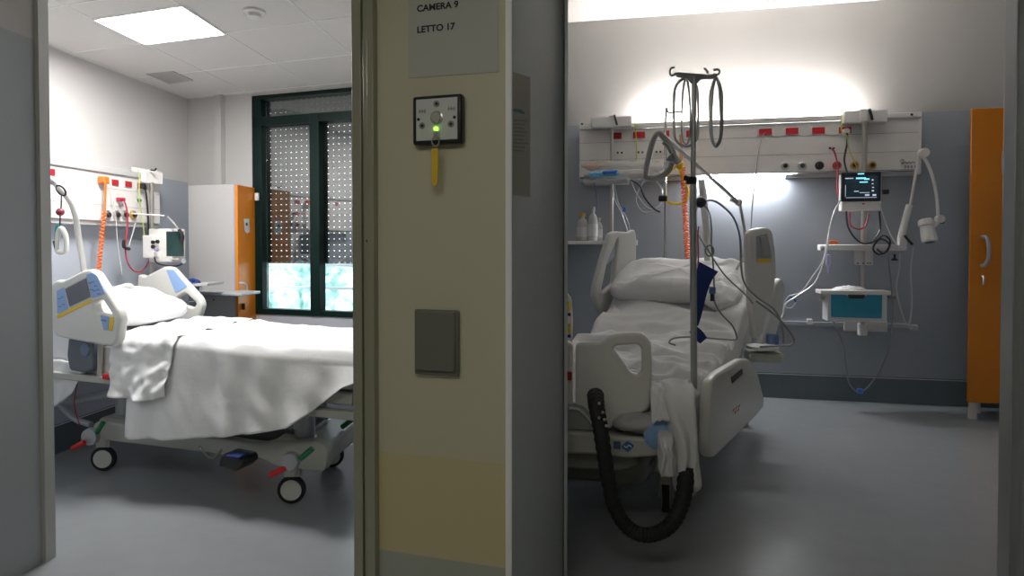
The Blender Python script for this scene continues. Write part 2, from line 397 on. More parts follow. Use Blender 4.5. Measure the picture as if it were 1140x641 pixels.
# notice on grey pier
e1 = (V(G1.x-.006, G1.y-.012, 0)-V(.0005, 2.03, 0)).normalized(); np_ = V(e1.y, -e1.x, 0)
PP = plane((.0005, 2.03, 0), np_)
n2 = thing('information_sheet', hit(580, 150, PP), 'faded beige information sheet with lines of text on the grey door pier', 'notice')
part('sheet', quadplate(PP if 0 else plane(PP[0], np_, .001), [(571, 80), (590, 86), (590, 219), (571, 217)], .001), M_paper2, n2)
mb = MB()
for k in range(9): mb.ring([[hit(571.5, 133+k*4.2+z, plane(PP[0], np_, .0028)), hit(587-(k % 3)*2, 134+k*4.2+z, plane(PP[0], np_, .0028)), hit(587-(k % 3)*2, 135+k*4.2+z, plane(PP[0], np_, .0028)), hit(571.5, 134+k*4.2+z, plane(PP[0], np_, .0028))] for z in (0, .2)])
part('text_lines', mb, mat('faded_ink', (.22, .19, .16), .7), n2)
mb = MB(); pq = plane(PP[0], np_, .0028); mb.ring([[p+np_*d for p in pcorners(pq, [(571.5, 121), (579, 121.5), (584, 125), (584, 127), (571.5, 124)])] for d in (0, .0004)])
part('blue_emblem', mb, mat('blue_ink', (.05, .16, .24), .6), n2)

# ------------------------------------------------------------ left room: ceiling things
cl = thing('ceiling_light', ceilpt(176, 27, HL), 'square glowing ceiling light panel in the left room', 'light')
q = [ceilpt(x, y, HL) for x, y in ((103, 20), (203, 4.5), (252, 36.5), (161, 48))]
c = sum(q, V(0, 0, 0))/4
ea = (q[3]-q[0]).normalized(); eb = (q[2]-q[3]).normalized()
def inset(k, z): return [c+(p-c)*k+Z*z for p in q]
mb = MB(); o1, o2, i1, i2 = inset(1.0, 0), inset(1.0, -.012), inset(.965, -.012), inset(.965, 0)
for j in range(4):
    k = (j+1) % 4; mb.ring([[o1[j], o2[j], i1[j], i2[j]], [o1[k], o2[k], i1[k], i2[k]]])
part('frame', mb, mat('lamp_frame', (.85, .85, .85), .4), cl)
part('diffuser', MB().ring([inset(.94, -.0045), inset(.94, -.001)]), M_lampL, cl)
part('gap', MB().ring([inset(.968, -.003), inset(.968, -.0005)]), M_dark, cl)
q = [ceilpt(x, y, HL) for x, y in ((163, 82), (193, 79), (215, 89), (189, 93))]
c = sum(q, V(0, 0, 0))/4
cv = thing('ceiling_vent', c, 'small grey slatted air vent in the left room ceiling', 'vent')
mb = MB(); o1, o2, i1, i2 = inset(1.0, 0), inset(1.0, -.006), inset(.88, -.006), inset(.88, 0)
for j in range(4):
    k = (j+1) % 4; mb.ring([[o1[j], o2[j], i1[j], i2[j]], [o1[k], o2[k], i1[k], i2[k]]])
part('frame', mb, M_cab, cv)
part('backing', MB().ring([inset(.9, -.0015), inset(.9, -.0005)]), M_dark, cv)
mb = MB()
for k in range(9):
    t = (k+.5)/9; a = q[0].lerp(q[3], t); b = q[1].lerp(q[2], t); a, b = c+(a-c)*.88, c+(b-c)*.88
    mb.pbox(a-Z*.005, b-a, (q[3]-q[0])*.05, Z*.004)
part('slats', mb, M_cab, cv)
sd = thing('smoke_detector', ceilpt(283, 12, HL), 'round white smoke detector on the left room ceiling', 'detector')
c = sd.location.copy()
part('base', MB().lathe(c, -Z, [(0, .055), (.012, .055), (.016, .048)], 24), M_panel, sd)
part('sensor', MB().lathe(c-Z*.014, -Z, [(0, .034), (.02, .034), (.024, .028), (.024, .002)], 24), M_panel, sd)
# ------------------------------------------------------------ window
def wpt(s, z, off=0): p = LC+B*s+NW*off; return V(p.x, p.y, z)
def wbox(mb, s0, s1, z0, z1, o0, o1): return mb.pbox(wpt(s0, z0, o0), B*(s1-s0), Z*(z1-z0), NW*(o1-o0))
def sx(px, py=300):
    p = hit(px, py, PW()); return (p-LC).dot(B)
s0, s1 = sx(283), 2.15
mb = MB()
st = sx(293)-s0
wbox(mb, s0, s0+st, wz0, wz1, -.066, .012); wbox(mb, s1-st, s1, wz0, wz1, -.066, .012)
zb = hit(300, 343.5, PW()).z; wbox(mb, s0, s1, wz0, zb, -.066, .012)
wbox(mb, s0, s1, wz1-.03, wz1, -.066, .012)
zt0, zt1 = hit(290, 140, PW()).z, hit(290, 131, PW()).z; wbox(mb, s0, s1, zt0, zt1, -.066, .012)
m0, m1 = sx(346.5), sx(357); wbox(mb, m0, m1, wz0, zt1, -.066, .016)
win = struct('window_1', mb, M_darkgreen, bev=.003)
for k, (a, b, z0, z1) in enumerate(((s0+st, m0, zb, zt0), (m1, s1-st, zb, zt0), (s0+st, s1-st, zt1, wz1-.03))):
    part('pane', wbox(MB(), a, b, z0, z1, -.050, -.044), M_glass, win)
mb = MB(); hc = hit(287, 219, PW(.012)); mb.box(hc+NW*.01, B*.028, Z*.06, NW*.02); part('latch', mb, M_panel, win, bev=.003)
# perforated roller shutter
m = bpy.data.materials.new('perforated_shutter'); nt_, N, L, b = nodes(m)
b.inputs['Base Color'].default_value = (.12, .12, .13, 1); b.inputs['Roughness'].default_value = .6
tc = N.new('ShaderNodeTexCoord'); 
def dotn(vec):
    d = N.new('ShaderNodeVectorMath'); d.operation = 'DOT_PRODUCT'; d.inputs[1].default_value = vec; L.new(tc.outputs['Object'], d.inputs[0]); return d.outputs['Value']
def mth(op, a, v=None):
    n = N.new('ShaderNodeMath'); n.operation = op
    if isinstance(a, (int, float)): n.inputs[0].default_value = a
    else: L.new(a, n.inputs[0])
    if v is not None:
        if isinstance(v, (int, float)): n.inputs[1].default_value = v
        else: L.new(v, n.inputs[1])
    return n.outputs[0]
fx = mth('FRACT', mth('DIVIDE', dotn(tuple(B)), .050)); fz = mth('FRACT', mth('DIVIDE', dotn((0, 0, 1)), .047))
hx = mth('LESS_THAN', fx, .26); hz = mth('LESS_THAN', fz, .095)
hole = mth('MULTIPLY', hx, hz); b.inputs['Base Color'].default_value = (.06, .06, .07, 1)
L.new(mth('SUBTRACT', 1, hole), b.inputs['Alpha'])
bp = N.new('ShaderNodeBump'); bp.inputs['Distance'].default_value = .01; bp.inputs['Strength'].default_value = .15; L.new(mth('ABSOLUTE', mth('SUBTRACT', fz, .5)), bp.inputs['Height']); L.new(bp.outputs[0], b.inputs['Normal'])
zs = hit(310, 293, PW(-.12)).z
sh = tag(part('roller_shutter', wbox(MB(), s0, s1, zs, wz1, -.128, -.122), m), 'grey perforated roller shutter pulled halfway down behind the green window', 'shutter')
# outside: railing + foliage
rl = thing('balcony_railing', wpt(1.2, 0, -.8), 'pale horizontal railing outside the left room window', 'railing')
for yy in (295, 320):
    zz = hit(340, yy, PW(-.8)).z; part('rail', wbox(MB(), -.5, 2.3, zz-.012, zz+.012, -.82, -.79), mat('white_rail', (.9, .9, .9), .5), rl)
for ss in (-.4, 1.4, 2.2): part('post', wbox(MB(), ss, ss+.04, -1.5, hit(340, 295, PW(-.8)).z, -.82, -.79), MATS['white_rail'], rl)
mh = bpy.data.materials.new('glare_tinted_foliage'); nt_, N2, L2, b = nodes(mh)
tc2 = N2.new('ShaderNodeTexCoord'); nz = N2.new('ShaderNodeTexNoise'); nz.inputs['Scale'].default_value = 4.5; nz.inputs['Detail'].default_value = 8; nz.inputs['Distortion'].default_value = .8
L2.new(tc2.outputs['Object'], nz.inputs[0]); cr = N2.new('ShaderNodeValToRGB'); L2.new(nz.outputs['Fac'], cr.inputs[0])
e = cr.color_ramp.elements; e[0].position = .36; e[0].color = (.12, .28, .23, 1); e[1].position = .62; e[1].color = (.82, .86, .84, 1); k = e.new(.48); k.color = (.42, .64, .58, 1)  # near-white leaf tones put the overexposed daylight into the colour
L2.new(cr.outputs[0], b.inputs['Base Color']); b.inputs['Roughness'].default_value = .8
def hedge(u, v):
    p = wpt(-3+6*u, -2.2+3.3*v, -2.4-1.2*v); n = noise.noise(p*1.7)*.35+noise.noise(p*6)*.12+noise.noise(p*16)*.05
    return p+NW*n
tag(part('hedge', MB().grid(110, 70, hedge), mh, solid=.2), 'green foliage seen below the shutter, daylight glare put into its colour', 'foliage', kind='stuff')

# ------------------------------------------------------------ wardrobe, left room
cwd = thing('wardrobe', V(P(208, 300, 4.9).x, 4.9, 0), 'tall grey wardrobe with a narrow orange door beside the left room window', 'wardrobe')
cN = P(208, 206, 4.90); cR = P(262, 206, 4.90-.0); top = cN.z
bd = V(cR.x-cN.x, -.10, 0)
o0 = V(cN.x, cN.y+.02, 0)
R0 = P(262, 206, o0.y+bd.y); bd = V(R0.x-o0.x, bd.y, 0)
wdA = A*.305
part('body', MB().pbox(o0+Z*.12, bd*.95, wdA, Z*(top-.12)), M_cab, cwd, bev=.003)
part('edge_strip', MB().pbox(o0+bd*.95+Z*.12, bd*.03, wdA, Z*(top-.12)), mat('blue_edge', (.28, .36, .52), .4), cwd)
dr = part('door', MB().pbox(o0+bd*.98+Z*.13, bd*.06, wdA, Z*(top-.135)), M_door, cwd, bev=.002)
nd = V(A.y, -A.x, 0); PD = plane(o0+bd*1.045, nd)
mb = MB(); mb.tube([hit(266.5, 315, PD), hit(266.5, 315, PD)+nd*.03, hit(269.5, 317, PD)+nd*.035-Z*.005, hit(269.5, 326, PD)+nd*.035, hit(267, 328, PD)+nd*.03, hit(266.5, 328, PD)], .008, sub=4)
part('handle', mb, M_cab, dr)
part('sticker', quadplate(plane(PD[0], nd, .001), [(271.5, 243.5), (277.5, 243.5), (278, 258), (275, 260), (272.5, 257)], .001), M_switch, dr)
part('sticker_mark', disc(274.6, 249.5, .014, plane(PD[0], nd, .0025), .001), M_ink, dr)
part('key', MB().box(hit(269.5, 341, PD)+nd*.012, nd*.024, A*.012, Z*.05), M_black, dr, bev=.003)
for a in (0.05, .85):
    for bb in (.05, .85): part('foot', MB().cyl(o0+bd*bb+wdA*a+bd*.05, o0+bd*bb+wdA*a+bd*.05+Z*.125, .018), M_cab, cwd)

# ------------------------------------------------------------ left head wall panel
def azpt(px, py, off): return hit(px, py, PL(off))
hp = thing('medical_supply_panel', hit(110, 250, PL()), 'long cream medical supply panel above the head of the left bed', 'wall panel')
tp = PL(.10)
ztop = azpt(100, 190, .10).z; zbot = azpt(100, 245, .10).z
pa = azpt(20, 200, .10); pb = azpt(178, 220, .10); pa.z = pb.z = 0
L0 = pa-NL*.1; dA_ = (pb-pa)
part('body', MB().pbox(L0+Z*zbot, dA_, Z*(ztop-zbot), NL*.10), M_panel, hp, bev=.004)
part('top_rail', MB().pbox(L0+Z*(ztop), dA_*.93, Z*.045, NL*.115), M_panel2, hp, bev=.006)
part('bottom_rail', MB().pbox(L0+Z*(zbot-.03), dA_, Z*.03, NL*.085), M_panel2, hp, bev=.003)
mb = MB()
for yy in (207, 227): z = azpt(100, yy, .10).z; mb.pbox(pa+Z*z, dA_, Z*.003, NL*.002)
part('groove_lines', mb, M_panel2, hp)
def redsock(pl, px, py, w, h, label, group, dark=False):
    t = thing('power_socket', hit(px, py, pl), label, 'socket', group)
    part('surround', slab(MB(), pl, px-w*.7, py-h*.62, px+w*.7, py+h*.62, .004), M_panel, t, bev=.001)
    part('socket_face', slab(MB(), pl, px-w/2, py-h/2, px+w/2, py+h/2, .009), M_red, t, bev=.001)
    return t
gl = 'red sockets on the left supply panel'
redsock(tp, 57.5, 191.5, 5, 7, 'red wall socket at the far left end of the left supply panel', gl)
redsock(tp, 127.3, 203, 7.2, 6.2, 'red wall socket immediately right of the orange plug', gl)
redsock(tp, 142.2, 205, 7.2, 6.2, 'red wall socket midway between orange plug and the black plug', gl)
redsock(tp, 156.3, 207, 7.2, 6.2, 'red wall socket with the black plug, by the left room pole', gl)
def gas(pl, px, py, r, label, group, ringm=M_steel):
    t = thing('gas_outlet', hit(px, py, pl), label, 'gas outlet', group); n = pl[1]; c = t.location.copy()
    part('collar', MB().lathe(c, n, [(0, r), (.012, r), (.016, r*.85), (.016, r*.45)], 20), ringm, t)
    part('port', MB().lathe(c+n*.0165, n, [(0, r*.55), (.01, r*.5), (.010, r*.25)], 16), M_black, t)
    return t
gg = 'gas outlets on the left supply panel'
for (x, lab) in ((118.5, 'first gas outlet of the left panel, next to the orange coiled hose'), (129, 'second gas outlet of the left panel, with a white hose beside it'), (138.3, 'third gas outlet of the left panel, behind the red hose'), (147.5, 'fourth gas outlet of the left panel, the bronze one nearest the pole')):
    gas(tp, x, 239.2, .032, lab, gg, M_brass if x > 145 else M_steel)
op = thing('orange_coiled_cable', azpt(112, 200, .1), 'orange plug with a spiral cable hanging from the left supply panel', 'cable')
part('plug', slab(MB(), tp, 108, 196.5, 114.5, 204.5, .05), M_orange, op, bev=.006)
mb = MB(); mb.tube([azpt(114, 201, .14), azpt(117.3, 204, .15), azpt(117.2, 218, .14), azpt(116.5, 236, .14)], .007)
q0, q1 = azpt(116, 236, .14), azpt(109.5, 305, .14); n_ = 17*8
mb.tube([q0.lerp(q1, i/n_)+V(.7, .3, 0)*(.014*math.cos(i*PI/4))+V(-.3, .7, 0)*.014*math.sin(i*PI/4) for i in range(n_+1)], .0055, n=6, sub=1)
part('spiral_cable', mb, M_orange, op)
def cable(name, pts, r, m, label, cat='cable', group=None, n=6): return single(name, MB().tube(pts, r, n=n), m, label, cat, group)
LA = lambda L_, off=.16: [azpt(x, y, off) for x, y in L_]
cable('white_hose', LA([(114, 200), (122, 204), (126.5, 225), (129, 243), (131, 270), (136, 305)], .13), .0028, M_gtube, 'thin white hose falling from the orange plug over the left panel', 'hose')
cable('red_cable', LA([(132, 222), (137, 222.5), (141, 232), (142, 250), (139.5, 275), (142, 292), (150, 302), (160, 300), (166, 290)], .15), .0048, M_redc, 'dark red cable looping from the left panel to the pole')
single('cable_plug', slab(MB(), tp, 129, 220, 134, 224, .04), M_redc, 'small pink plug of the red cable in the left panel', 'plug', bev=.003)
tap = thing('black_valve_stick', azpt(141, 270, .15), 'white rod with a black valve hanging under the left panel outlets', 'valve')
part('rod', MB().tube(LA([(151, 248), (147, 262), (143.5, 274)], .16), .0035), M_gtube, tap)
part('valve', MB().tube(LA([(138, 267), (138, 275), (144, 277)], .16), lambda t: .011, sub=3), M_black, tap)
bp_ = thing('black_power_plug', azpt(160, 208, .12), 'black angled plug and lead in the rightmost left-room socket', 'plug')
part('plug_head', MB().tube(LA([(157, 207), (160, 206), (162, 211)], .14), lambda t: .020-.008*t, sub=3), M_black, bp_)
part('lead', MB().tube(LA([(162, 211), (163.5, 222), (165, 245), (165.5, 270), (167, 290)], .14), .0065), M_black, bp_)
cable('earth_cable', LA([(153.5, 189), (155, 204), (155, 222), (158, 240), (160.5, 262), (159, 275)], .15), .0035, M_ygc, 'yellow green earth cable hanging beside the left room pole')
single('green_plug', MB().lathe(azpt(153.8, 223, .10), NL, [(0, .012), (.02, .010)]), M_green, 'small green plug on the left supply panel', 'plug')
# pole with bracket, monitor, module
mp = thing('equipment_pole', azpt(170.5, 300, .2), 'steel pole clamped to the right end of the left supply panel', 'pole')
X0 = 4.62
c1, c2 = P(168.8, 203, X0), P(168.8, 330, X0)
part('pole', MB().cyl(c1, c2, .0155), M_steel, mp)
part('clamp_box', MB().box(P(164, 196, X0+.02), P(172, 196, X0)-P(156, 192, X0), V(.05, .16, 0), Z*.10), M_panel, mp, bev=.012)
part('clamp_lever', MB().tube([P(168, 189, X0-.03), P(172, 189.5, X0-.04), P(174, 187, X0-.04)], .006), M_black, mp)
mn = thing('box_monitor', P(194, 275, 4.5), 'cream bedside monitor with a dark screen on the left room pole', 'monitor')
er = V(.97, -.24, 0); dpv = V(.24, .97, 0)
MP = (P(181, 275, 4.5), -dpv.normalized())
def fbox(mb, x0, y0, x1, y1, o, t):
    n = MP[1]; slab(mb, (MP[0]+n*o, n), x0, y0, x1, y1, t); return mb
def fbox_old(mb, x0, y0, x1, y1, D, depth, e=er, dv=dpv):
    a = P(x0, (y0+y1)/2, D); b = P(x1, (y0+y1)/2, D); w = (b-a).length/max(abs(e.x), .3)*.985
    z1 = P((x0+x1)/2, y0, D).z; z0 = P((x0+x1)/2, y1, D).z
    return mb.pbox(V(a.x, a.y, z0), e*w, Z*(z1-z0), dv*depth)
part('casing', fbox(MB(), 181, 255, 206.5, 291.5, -.13, .13), M_panel, mn, bev=.008)
part('screen', fbox(MB(), 186, 257.5, 205, 285, -.005, .009), M_screeng, mn, bev=.003)
part('button_row', fbox(MB(), 190, 287.5, 200, 289, -.005, .009), M_panel2, mn)
part('knob', MB().lathe(P(205, 291, 4.46), -dpv, [(0, .017), (.012, .015), (.012, .004)]), M_frameg, mn)
md = thing('monitor_module', P(174, 275, 4.47), 'small white module with round sockets left of the cream monitor', 'monitor module')
part('casing', fbox(MB(), 168.5, 262, 180.5, 287, -.03, .08), M_panel, md, bev=.006)
for (x, y) in ((171, 269.5), (176, 269), (171, 274.5)): part('connector', MB().lathe(P(x, y, 4.467), -dpv, [(0, .014), (.012, .013), (.012, .004)]), M_black, md)
part('violet_connectors', MB().lathe(P(175, 278, 4.46), -dpv, [(0, .012), (.02, .01)]), mat('violet_plastic', (.32, .27, .50), .5), md)
cable('monitor_leads', [P(172, 286, 4.44), P(174, 292, 4.42), P(182, 295, 4.42), P(196, 296, 4.44), P(206, 292, 4.5)], .006, M_black, 'black monitor lead under the cream monitor')
lm = thing('swing_lamp', P(186, 240, 4.45), 'thin white jointed arm with a dark head above the cream monitor', 'lamp')
part('arm', MB().tube([P(147, 237.5, 4.3), P(160, 238.5, 4.4), P(183, 240, 4.45)], .005), M_panel, lm)
part('forearm', MB().tube([P(186.5, 241, 4.45), P(195, 250, 4.43), P(199.5, 257, 4.42)], .007), M_pole, lm)
part('head', MB().tube([P(199.5, 256, 4.42), P(203, 262, 4.41), P(202.5, 270, 4.41)], .013), M_black, lm)
# shelf and table beyond bed
shf = thing('equipment_shelf', P(215, 318, 4.5), 'small pale equipment shelf on the left room pole', 'shelf')
part('board', MB().pbox(P(181, 321, 4.45), P(231, 318, 4.35)-P(181, 321, 4.45), V(0, .25, 0), Z*.02), M_cab, shf, bev=.003)
part('bracket', MB().pbox(P(185, 330, 4.5), P(222, 324, 4.45)-P(185, 330, 4.5), V(0, .04, 0), Z*.05), M_frameg, shf)
single('blue_cuff', MB().tube([P(208, 314.5, 4.45), P(214, 312, 4.5), P(221, 314.5, 4.45), P(214, 317, 4.4), P(209, 316.5, 4.42), P(216, 314, 4.5), P(223, 317, 4.45)], .016), M_dblue, 'dark blue coiled cuff lying on the small pale shelf', 'cuff')
tb = thing('overbed_table', P(245, 335, 4.2), 'grey overbed table top reaching in front of the orange wardrobe door', 'table')
a = P(205, 335, 4.72); b = P(268, 330, 4.50)
part('top', MB().pbox(V(a.x, a.y, b.z-.0), V(b.x-a.x, b.y-a.y, 0), V(.03, .28, 0), Z*.022), M_frameg, tb, bev=.006)
part('column', MB().box(V(a.x+.02, a.y+.1, b.z/2+.04), V(.05, 0, 0), V(0, .05, 0), Z*(b.z-.1)), M_frameg, tb, bev=.004)
part('foot_bar', MB().box(V(a.x+.15, a.y+.1, .04), V(.45, -.06, 0), V(.01, .06, 0), Z*.04), M_frameg, tb, bev=.01)
part('rail', MB().cyl(P(203, 336.5, 4.68), P(238, 333.5, 4.55), .007), M_chrome, tb)

# ------------------------------------------------------------ wheel
def caster(parent, wc, axis, r=.07, w=.03, top=.20, lean=V(0, 0, 0)):
    axis = Vector(axis).normalized(); wc = Vector(wc)
    c = part('caster', MB().lathe(wc-axis*w*.55, axis, [(0, .004), (0, r*.72), (w*.15, r*.80), (w*.95, r*.80), (w*1.1, r*.72), (w*1.1, .004)], 26), M_bed, parent)
    part('tyre', MB().lathe(wc-axis*w*.5, axis, [(0, r*.78), (0, r*.93), (w*.2, r), (w*.8, r), (w, r*.93), (w, r*.78)], 28), M_rub, c)
    fw = axis.cross(Z).normalized()
    mb = MB()
    for sgn in (-1,):
        mb.tube([wc+axis*(sgn*w*.72), wc+axis*(sgn*w*.72)+Z*(r*.6)+lean*.3, wc+axis*(sgn*w*.5)+Z*(top-wc.z)*.75+lean], .011)
    mb.cyl(wc+Z*(r+.008)+lean*.6, wc+Z*(top-wc.z)+lean, .022)
    tp_ = wc+Z*(r+.006)+lean*.3; mb.box(tp_+Z*.02, axis*w*1.3, fw*r*1.1, Z*.05)
    part('fork', mb, M_bed2, c)
# ------------------------------------------------------------ LEFT BED
C0 = V(-2.641, 4.014, 0); U = V(.94, -.342, 0).normalized(); VN = -A
def T(u, v, z): return C0+U*u+VN*v+Z*z
def tb_(mb, u0, u1, v0, v1, z0, z1): return mb.pbox(T(u0, v0, z0), U*(u1-u0), VN*(v1-v0), Z*(z1-z0))
bed = thing('hospital_bed', T(1.05, 0, 0), 'cream electric hospital bed in the left room with screen on its side guard', 'bed')
part('base_beam', MB().plate(T(1.02, .26, .235), U, Z, [[(-.78, .03), (-.72, .06), (-.3, .055), (.45, .05), (.52, .075), (.80, .10), (.86, .06), (.84, -.05), (.55, -.06), (.45, -.03), (-.35, -.045), (-.55, -.05), (-.76, -.05)]], .06, .012, .04), M_bed2, bed)
part('base_beam', MB().plate(T(1.02, -.26, .235), U, Z, [[(-.78, .03), (-.72, .06), (-.3, .055), (.45, .05), (.52, .075), (.80, .10), (.86, .06), (.84, -.05), (.55, -.06), (.45, -.03), (-.35, -.045), (-.55, -.05), (-.76, -.05)]], .06, .012, .04), M_bed2, bed)
mb = MB(); tb_(mb, 1.52, 1.86, -.27, .27, .20, .31); part('foot_crossbeam', mb, M_bed2, bed, bev=.03, seg=4)
mb = MB(); tb_(mb, .25, .50, -.27, .27, .21, .30); part('head_crossbeam', mb, M_bed2, bed, bev=.03, seg=4)
mb = MB(); tb_(mb, .3, 1.7, -.10, .16, .24, .33); part('base_cover', mb, mat('cover_dark', (.16, .17, .17), .5), bed, bev=.02)
for (u, v) in ((.31, .26), (1.65, .27), (.31, -.26), (1.65, -.26)):
    caster(bed, T(u, v+.012, .071), VN+U*.18, lean=U*.03)
for (u, v) in ((.38, .16), (1.68, .18), (1.62, -.14)):
    mb = MB().lathe(T(u, v, .28), Z, [(0, .062), (.03, .062), (.035, .052), (.19, .052), (.20, .046), (.36, .046)], 24)
    part('lift_column', mb, M_frameg, bed)
mb = MB(); tb_(mb, .02, 2.06, -.40, .40, .56, .62); part('deck', mb, M_bed2, bed, bev=.008)
mb = MB(); tb_(mb, .0, .6, .40, .44, .555, .595); part('side_rail', mb, M_bed2, bed, bev=.006)
mb = MB(); tb_(mb, 1.7, 2.1, .38, .43, .50, .54); part('side_rail', mb, M_bed2, bed, bev=.006)
mb = MB(); mb.ring([[T(0, -.38, .64), T(.0, .38, .64), T(.0, .38, .90), T(.0, -.38, .90)], [T(.75, -.38, .62), T(.75, .38, .62), T(.75, .38, .76), T(.75, -.38, .76)], [T(2.06, -.38, .62), T(2.06, .38, .62), T(2.06, .38, .76), T(2.06, -.38, .76)]])
part('mattress', mb, M_sheet, bed, bev=.03, seg=4)
mb = MB().plate(T(2.12, 0, .80), VN, Z, [[(-.42, -.22), (.42, -.22), (.43, .06), (.36, .16), (-.36, .16), (-.43, .06)], [(-.3, .05), (-.26, .1), (.26, .1), (.3, .05)]], .04, .012, .04)
part('footboard', mb, M_bed, bed)
mb = MB().plate(T(-.03, 0, .86), VN, Z, [[(-.40, -.24), (.40, -.24), (.42, .08), (.34, .15), (-.34, .15), (-.42, .08)]], .04, .012, .04)
part('headboard', mb, M_bed, bed)
# near head guard (traced on its own upright plane)
GP = plane(T(0, .47, 0), VN.cross(Z).cross(Z)) if 0 else plane(T(0, .47, 0), V(U.y, -U.x, 0))
def tr(pl, e, pts, o=None):
    p0 = pl[0] if o is None else o
    out = []
    for x, y in pts:
        h = hit(x, y, pl)-p0; out.append((h.dot(e), h.z))
    return out
def zc(x0, y0, s, pts): return [(x0+a/s, y0+b/s) for a, b in pts]
z4 = lambda pts: zc(40, 280, 4.58, pts)
outl = z4([(100, 165), (130, 142), (160, 148), (262, 95), (300, 88), (330, 112), (445, 300), (452, 345), (436, 455), (410, 482), (330, 470), (130, 432), (108, 405), (98, 300)])
hole = z4([(313, 262), (358, 238), (417, 328), (328, 308)])
gd = part('side_guard', MB().plate(GP[0], U, Z, [tr(GP, U, outl), tr(GP, U, hole)], .055, .014, .02), M_bed, bed)
def gpad(nm, pts, m, off, th=.004, parent=gd, pl0=None, e=U):
    n = (pl0 or GP)[1]; pl = ((pl0 or GP)[0]+n*off, n)
    return part(nm, MB().plate(pl[0], e, Z, [tr(pl, e, pts)], th, .001, .006), m, parent)
nn = GP[1]; sg = 1 if nn.y < 0 else -1
gpad('display', z4([(150, 190), (255, 135), (278, 230), (172, 280)]), mat('grey_display', (.13, .13, .16), .25), .031*sg)
gpad('display_bezel', z4([(143, 186), (258, 126), (286, 234), (168, 289)]), M_panel2, .028*sg)
gpad('keypad', z4([(106, 200), (146, 180), (165, 292), (110, 318)]), M_blue, .028*sg)
gpad('keypad', z4([(258, 116), (290, 108), (312, 122), (356, 215), (288, 238)]), M_blue, .028*sg)
gpad('orange_strip', z4([(108, 322), (286, 240), (286, 256), (110, 342)]), M_yellow, .028*sg)
gpad('lower_keypad', z4([(328, 322), (375, 333), (368, 402), (346, 400)]), M_blue, .028*sg)
gpad('orange_key', z4([(378, 334), (402, 336), (388, 405), (371, 403)]), M_yellow, .028*sg)
mb = MB()
for (x, y) in ((120, 240), (135, 232), (122, 280), (140, 270), (275, 160), (290, 155), (305, 175), (285, 195), (300, 200), (318, 195), (320, 215), (340, 350), (352, 352)):
    h = z4([(x, y)])[0]; c = hit(h[0], h[1], (GP[0]+nn*.030*sg, nn)); mb.box(c, U*.022, Z*.006, nn*.003)
part('key_marks', mb, mat('key_grey', (.12, .2, .38), .5), gd)
# guard support and motor housing below
mb = MB(); pl = plane(T(0, .43, 0), nn); 
part('guard_arm', MB().plate(pl[0], U, Z, [tr(pl, U, [(82, 374), (108, 378), (110, 410), (100, 414), (83, 411), (80, 395)])], .06, .01, .02), mat('slate_plastic', (.12, .14, .17), .5), bed)
part('arm_emblem', MB().lathe(hit(95, 389, plane(T(0, .462, 0), nn)), nn*sg, [(0, .036), (.004, .034)], 24), mat('slate_blue', (.14, .19, .28), .5), bed)
mb = MB(); mb.cyl(hit(112, 380, pl), hit(111, 418, pl), .014); part('guard_post', mb, M_bed2, bed)
mb = MB().plate(pl[0]-nn*sg*.04, U, Z, [tr((pl[0]-nn*sg*.04, nn), U, [(116, 385), (134, 385), (137, 414), (130, 420), (115, 416)])], .04, .008, .02); part('cream_box', mb, M_bed, bed)
mb = MB(); mb.box(hit(124, 419, plane(T(0, .44, 0), nn)), U*.085, Z*.03, nn*.05); part('red_release', mb, M_redp, bed, bev=.008)
# far head guard
GF = plane(T(0, -.47, 0), V(U.y, -U.x, 0))
outl = z4([(530, 150), (532, 118), (552, 116), (566, 128), (670, 74), (705, 78), (850, 235), (862, 270), (845, 330), (800, 350), (640, 350), (535, 330)])
hole = z4([(728, 238), (775, 208), (832, 262), (820, 285), (760, 270)])
gf = part('side_guard', MB().plate(GF[0], U, Z, [tr(GF, U, outl), tr(GF, U, hole)], .05, .014, .02), M_bed, bed)
gpad('keypad', z4([(665, 95), (702, 92), (772, 178), (712, 212)]), M_blue, .026*sg, parent=gf, pl0=GF)
# grab loop between pillow and guard
part('grab_loop', MB().tube([P(128, 332, 4.0), P(129, 322, 4.0), P(136, 319, 4.0), P(143, 317.5, 4.02), P(147, 320, 4.05), P(147, 330, 4.05)], .014), M_bed, bed)
# pedals
def pedal(x0, y0, x1, y1, D, m, nm):
    return part(nm, MB().tube([P(x0, y0, D), P((x0+x1)/2, (y0+y1)/2, D-.01), P(x1, y1, D-.01)], lambda t: .014, sub=3), m, bed)
pedal(108, 481, 115, 470, 3.50, M_green, 'green_pedal'); pedal(81, 499, 94, 492, 3.48, M_redp, 'red_pedal')
pedal(335, 510, 348, 499, 3.00, M_green, 'green_pedal'); pedal(301, 529, 319, 520, 3.02, M_redp, 'red_pedal')
pedal(381, 475, 392, 467, 3.40, M_green, 'green_pedal')
part('pedal_hub', MB().lathe(P(103, 485, 3.52), VN, [(0, .05), (.03, .045), (.035, .02)], 20), M_frameg, bed)
part('pedal_hub', MB().lathe(P(325, 512, 3.03), VN, [(0, .045), (.03, .04), (.035, .02)], 20), M_frameg, bed)
pc = part('foot_pedal', MB().plate(P(267, 511, 3.10), U, Z, [[(-.085, -.03), (-.065, .035), (.06, .03), (.075, .0), (.03, -.04)]], .11, .01, .015), M_black, bed)
part('pedal_pad', MB().box(P(264, 506, 3.06), U*.08, Z*.012, VN*.08), M_dblue, pc, bev=.004)
mb = MB(); q0 = P(222, 497, 3.15); q1 = P(247, 500, 3.13)
pts = [q0.lerp(q1, t/60)+Z*(-.05*math.sin(PI*t/60)+.006*math.sin(t*2.1))+VN*.006*math.cos(t*2.1) for t in range(61)]
part('coiled_lead', mb.tube(pts, .004, n=5, sub=1), M_gcab, bed)
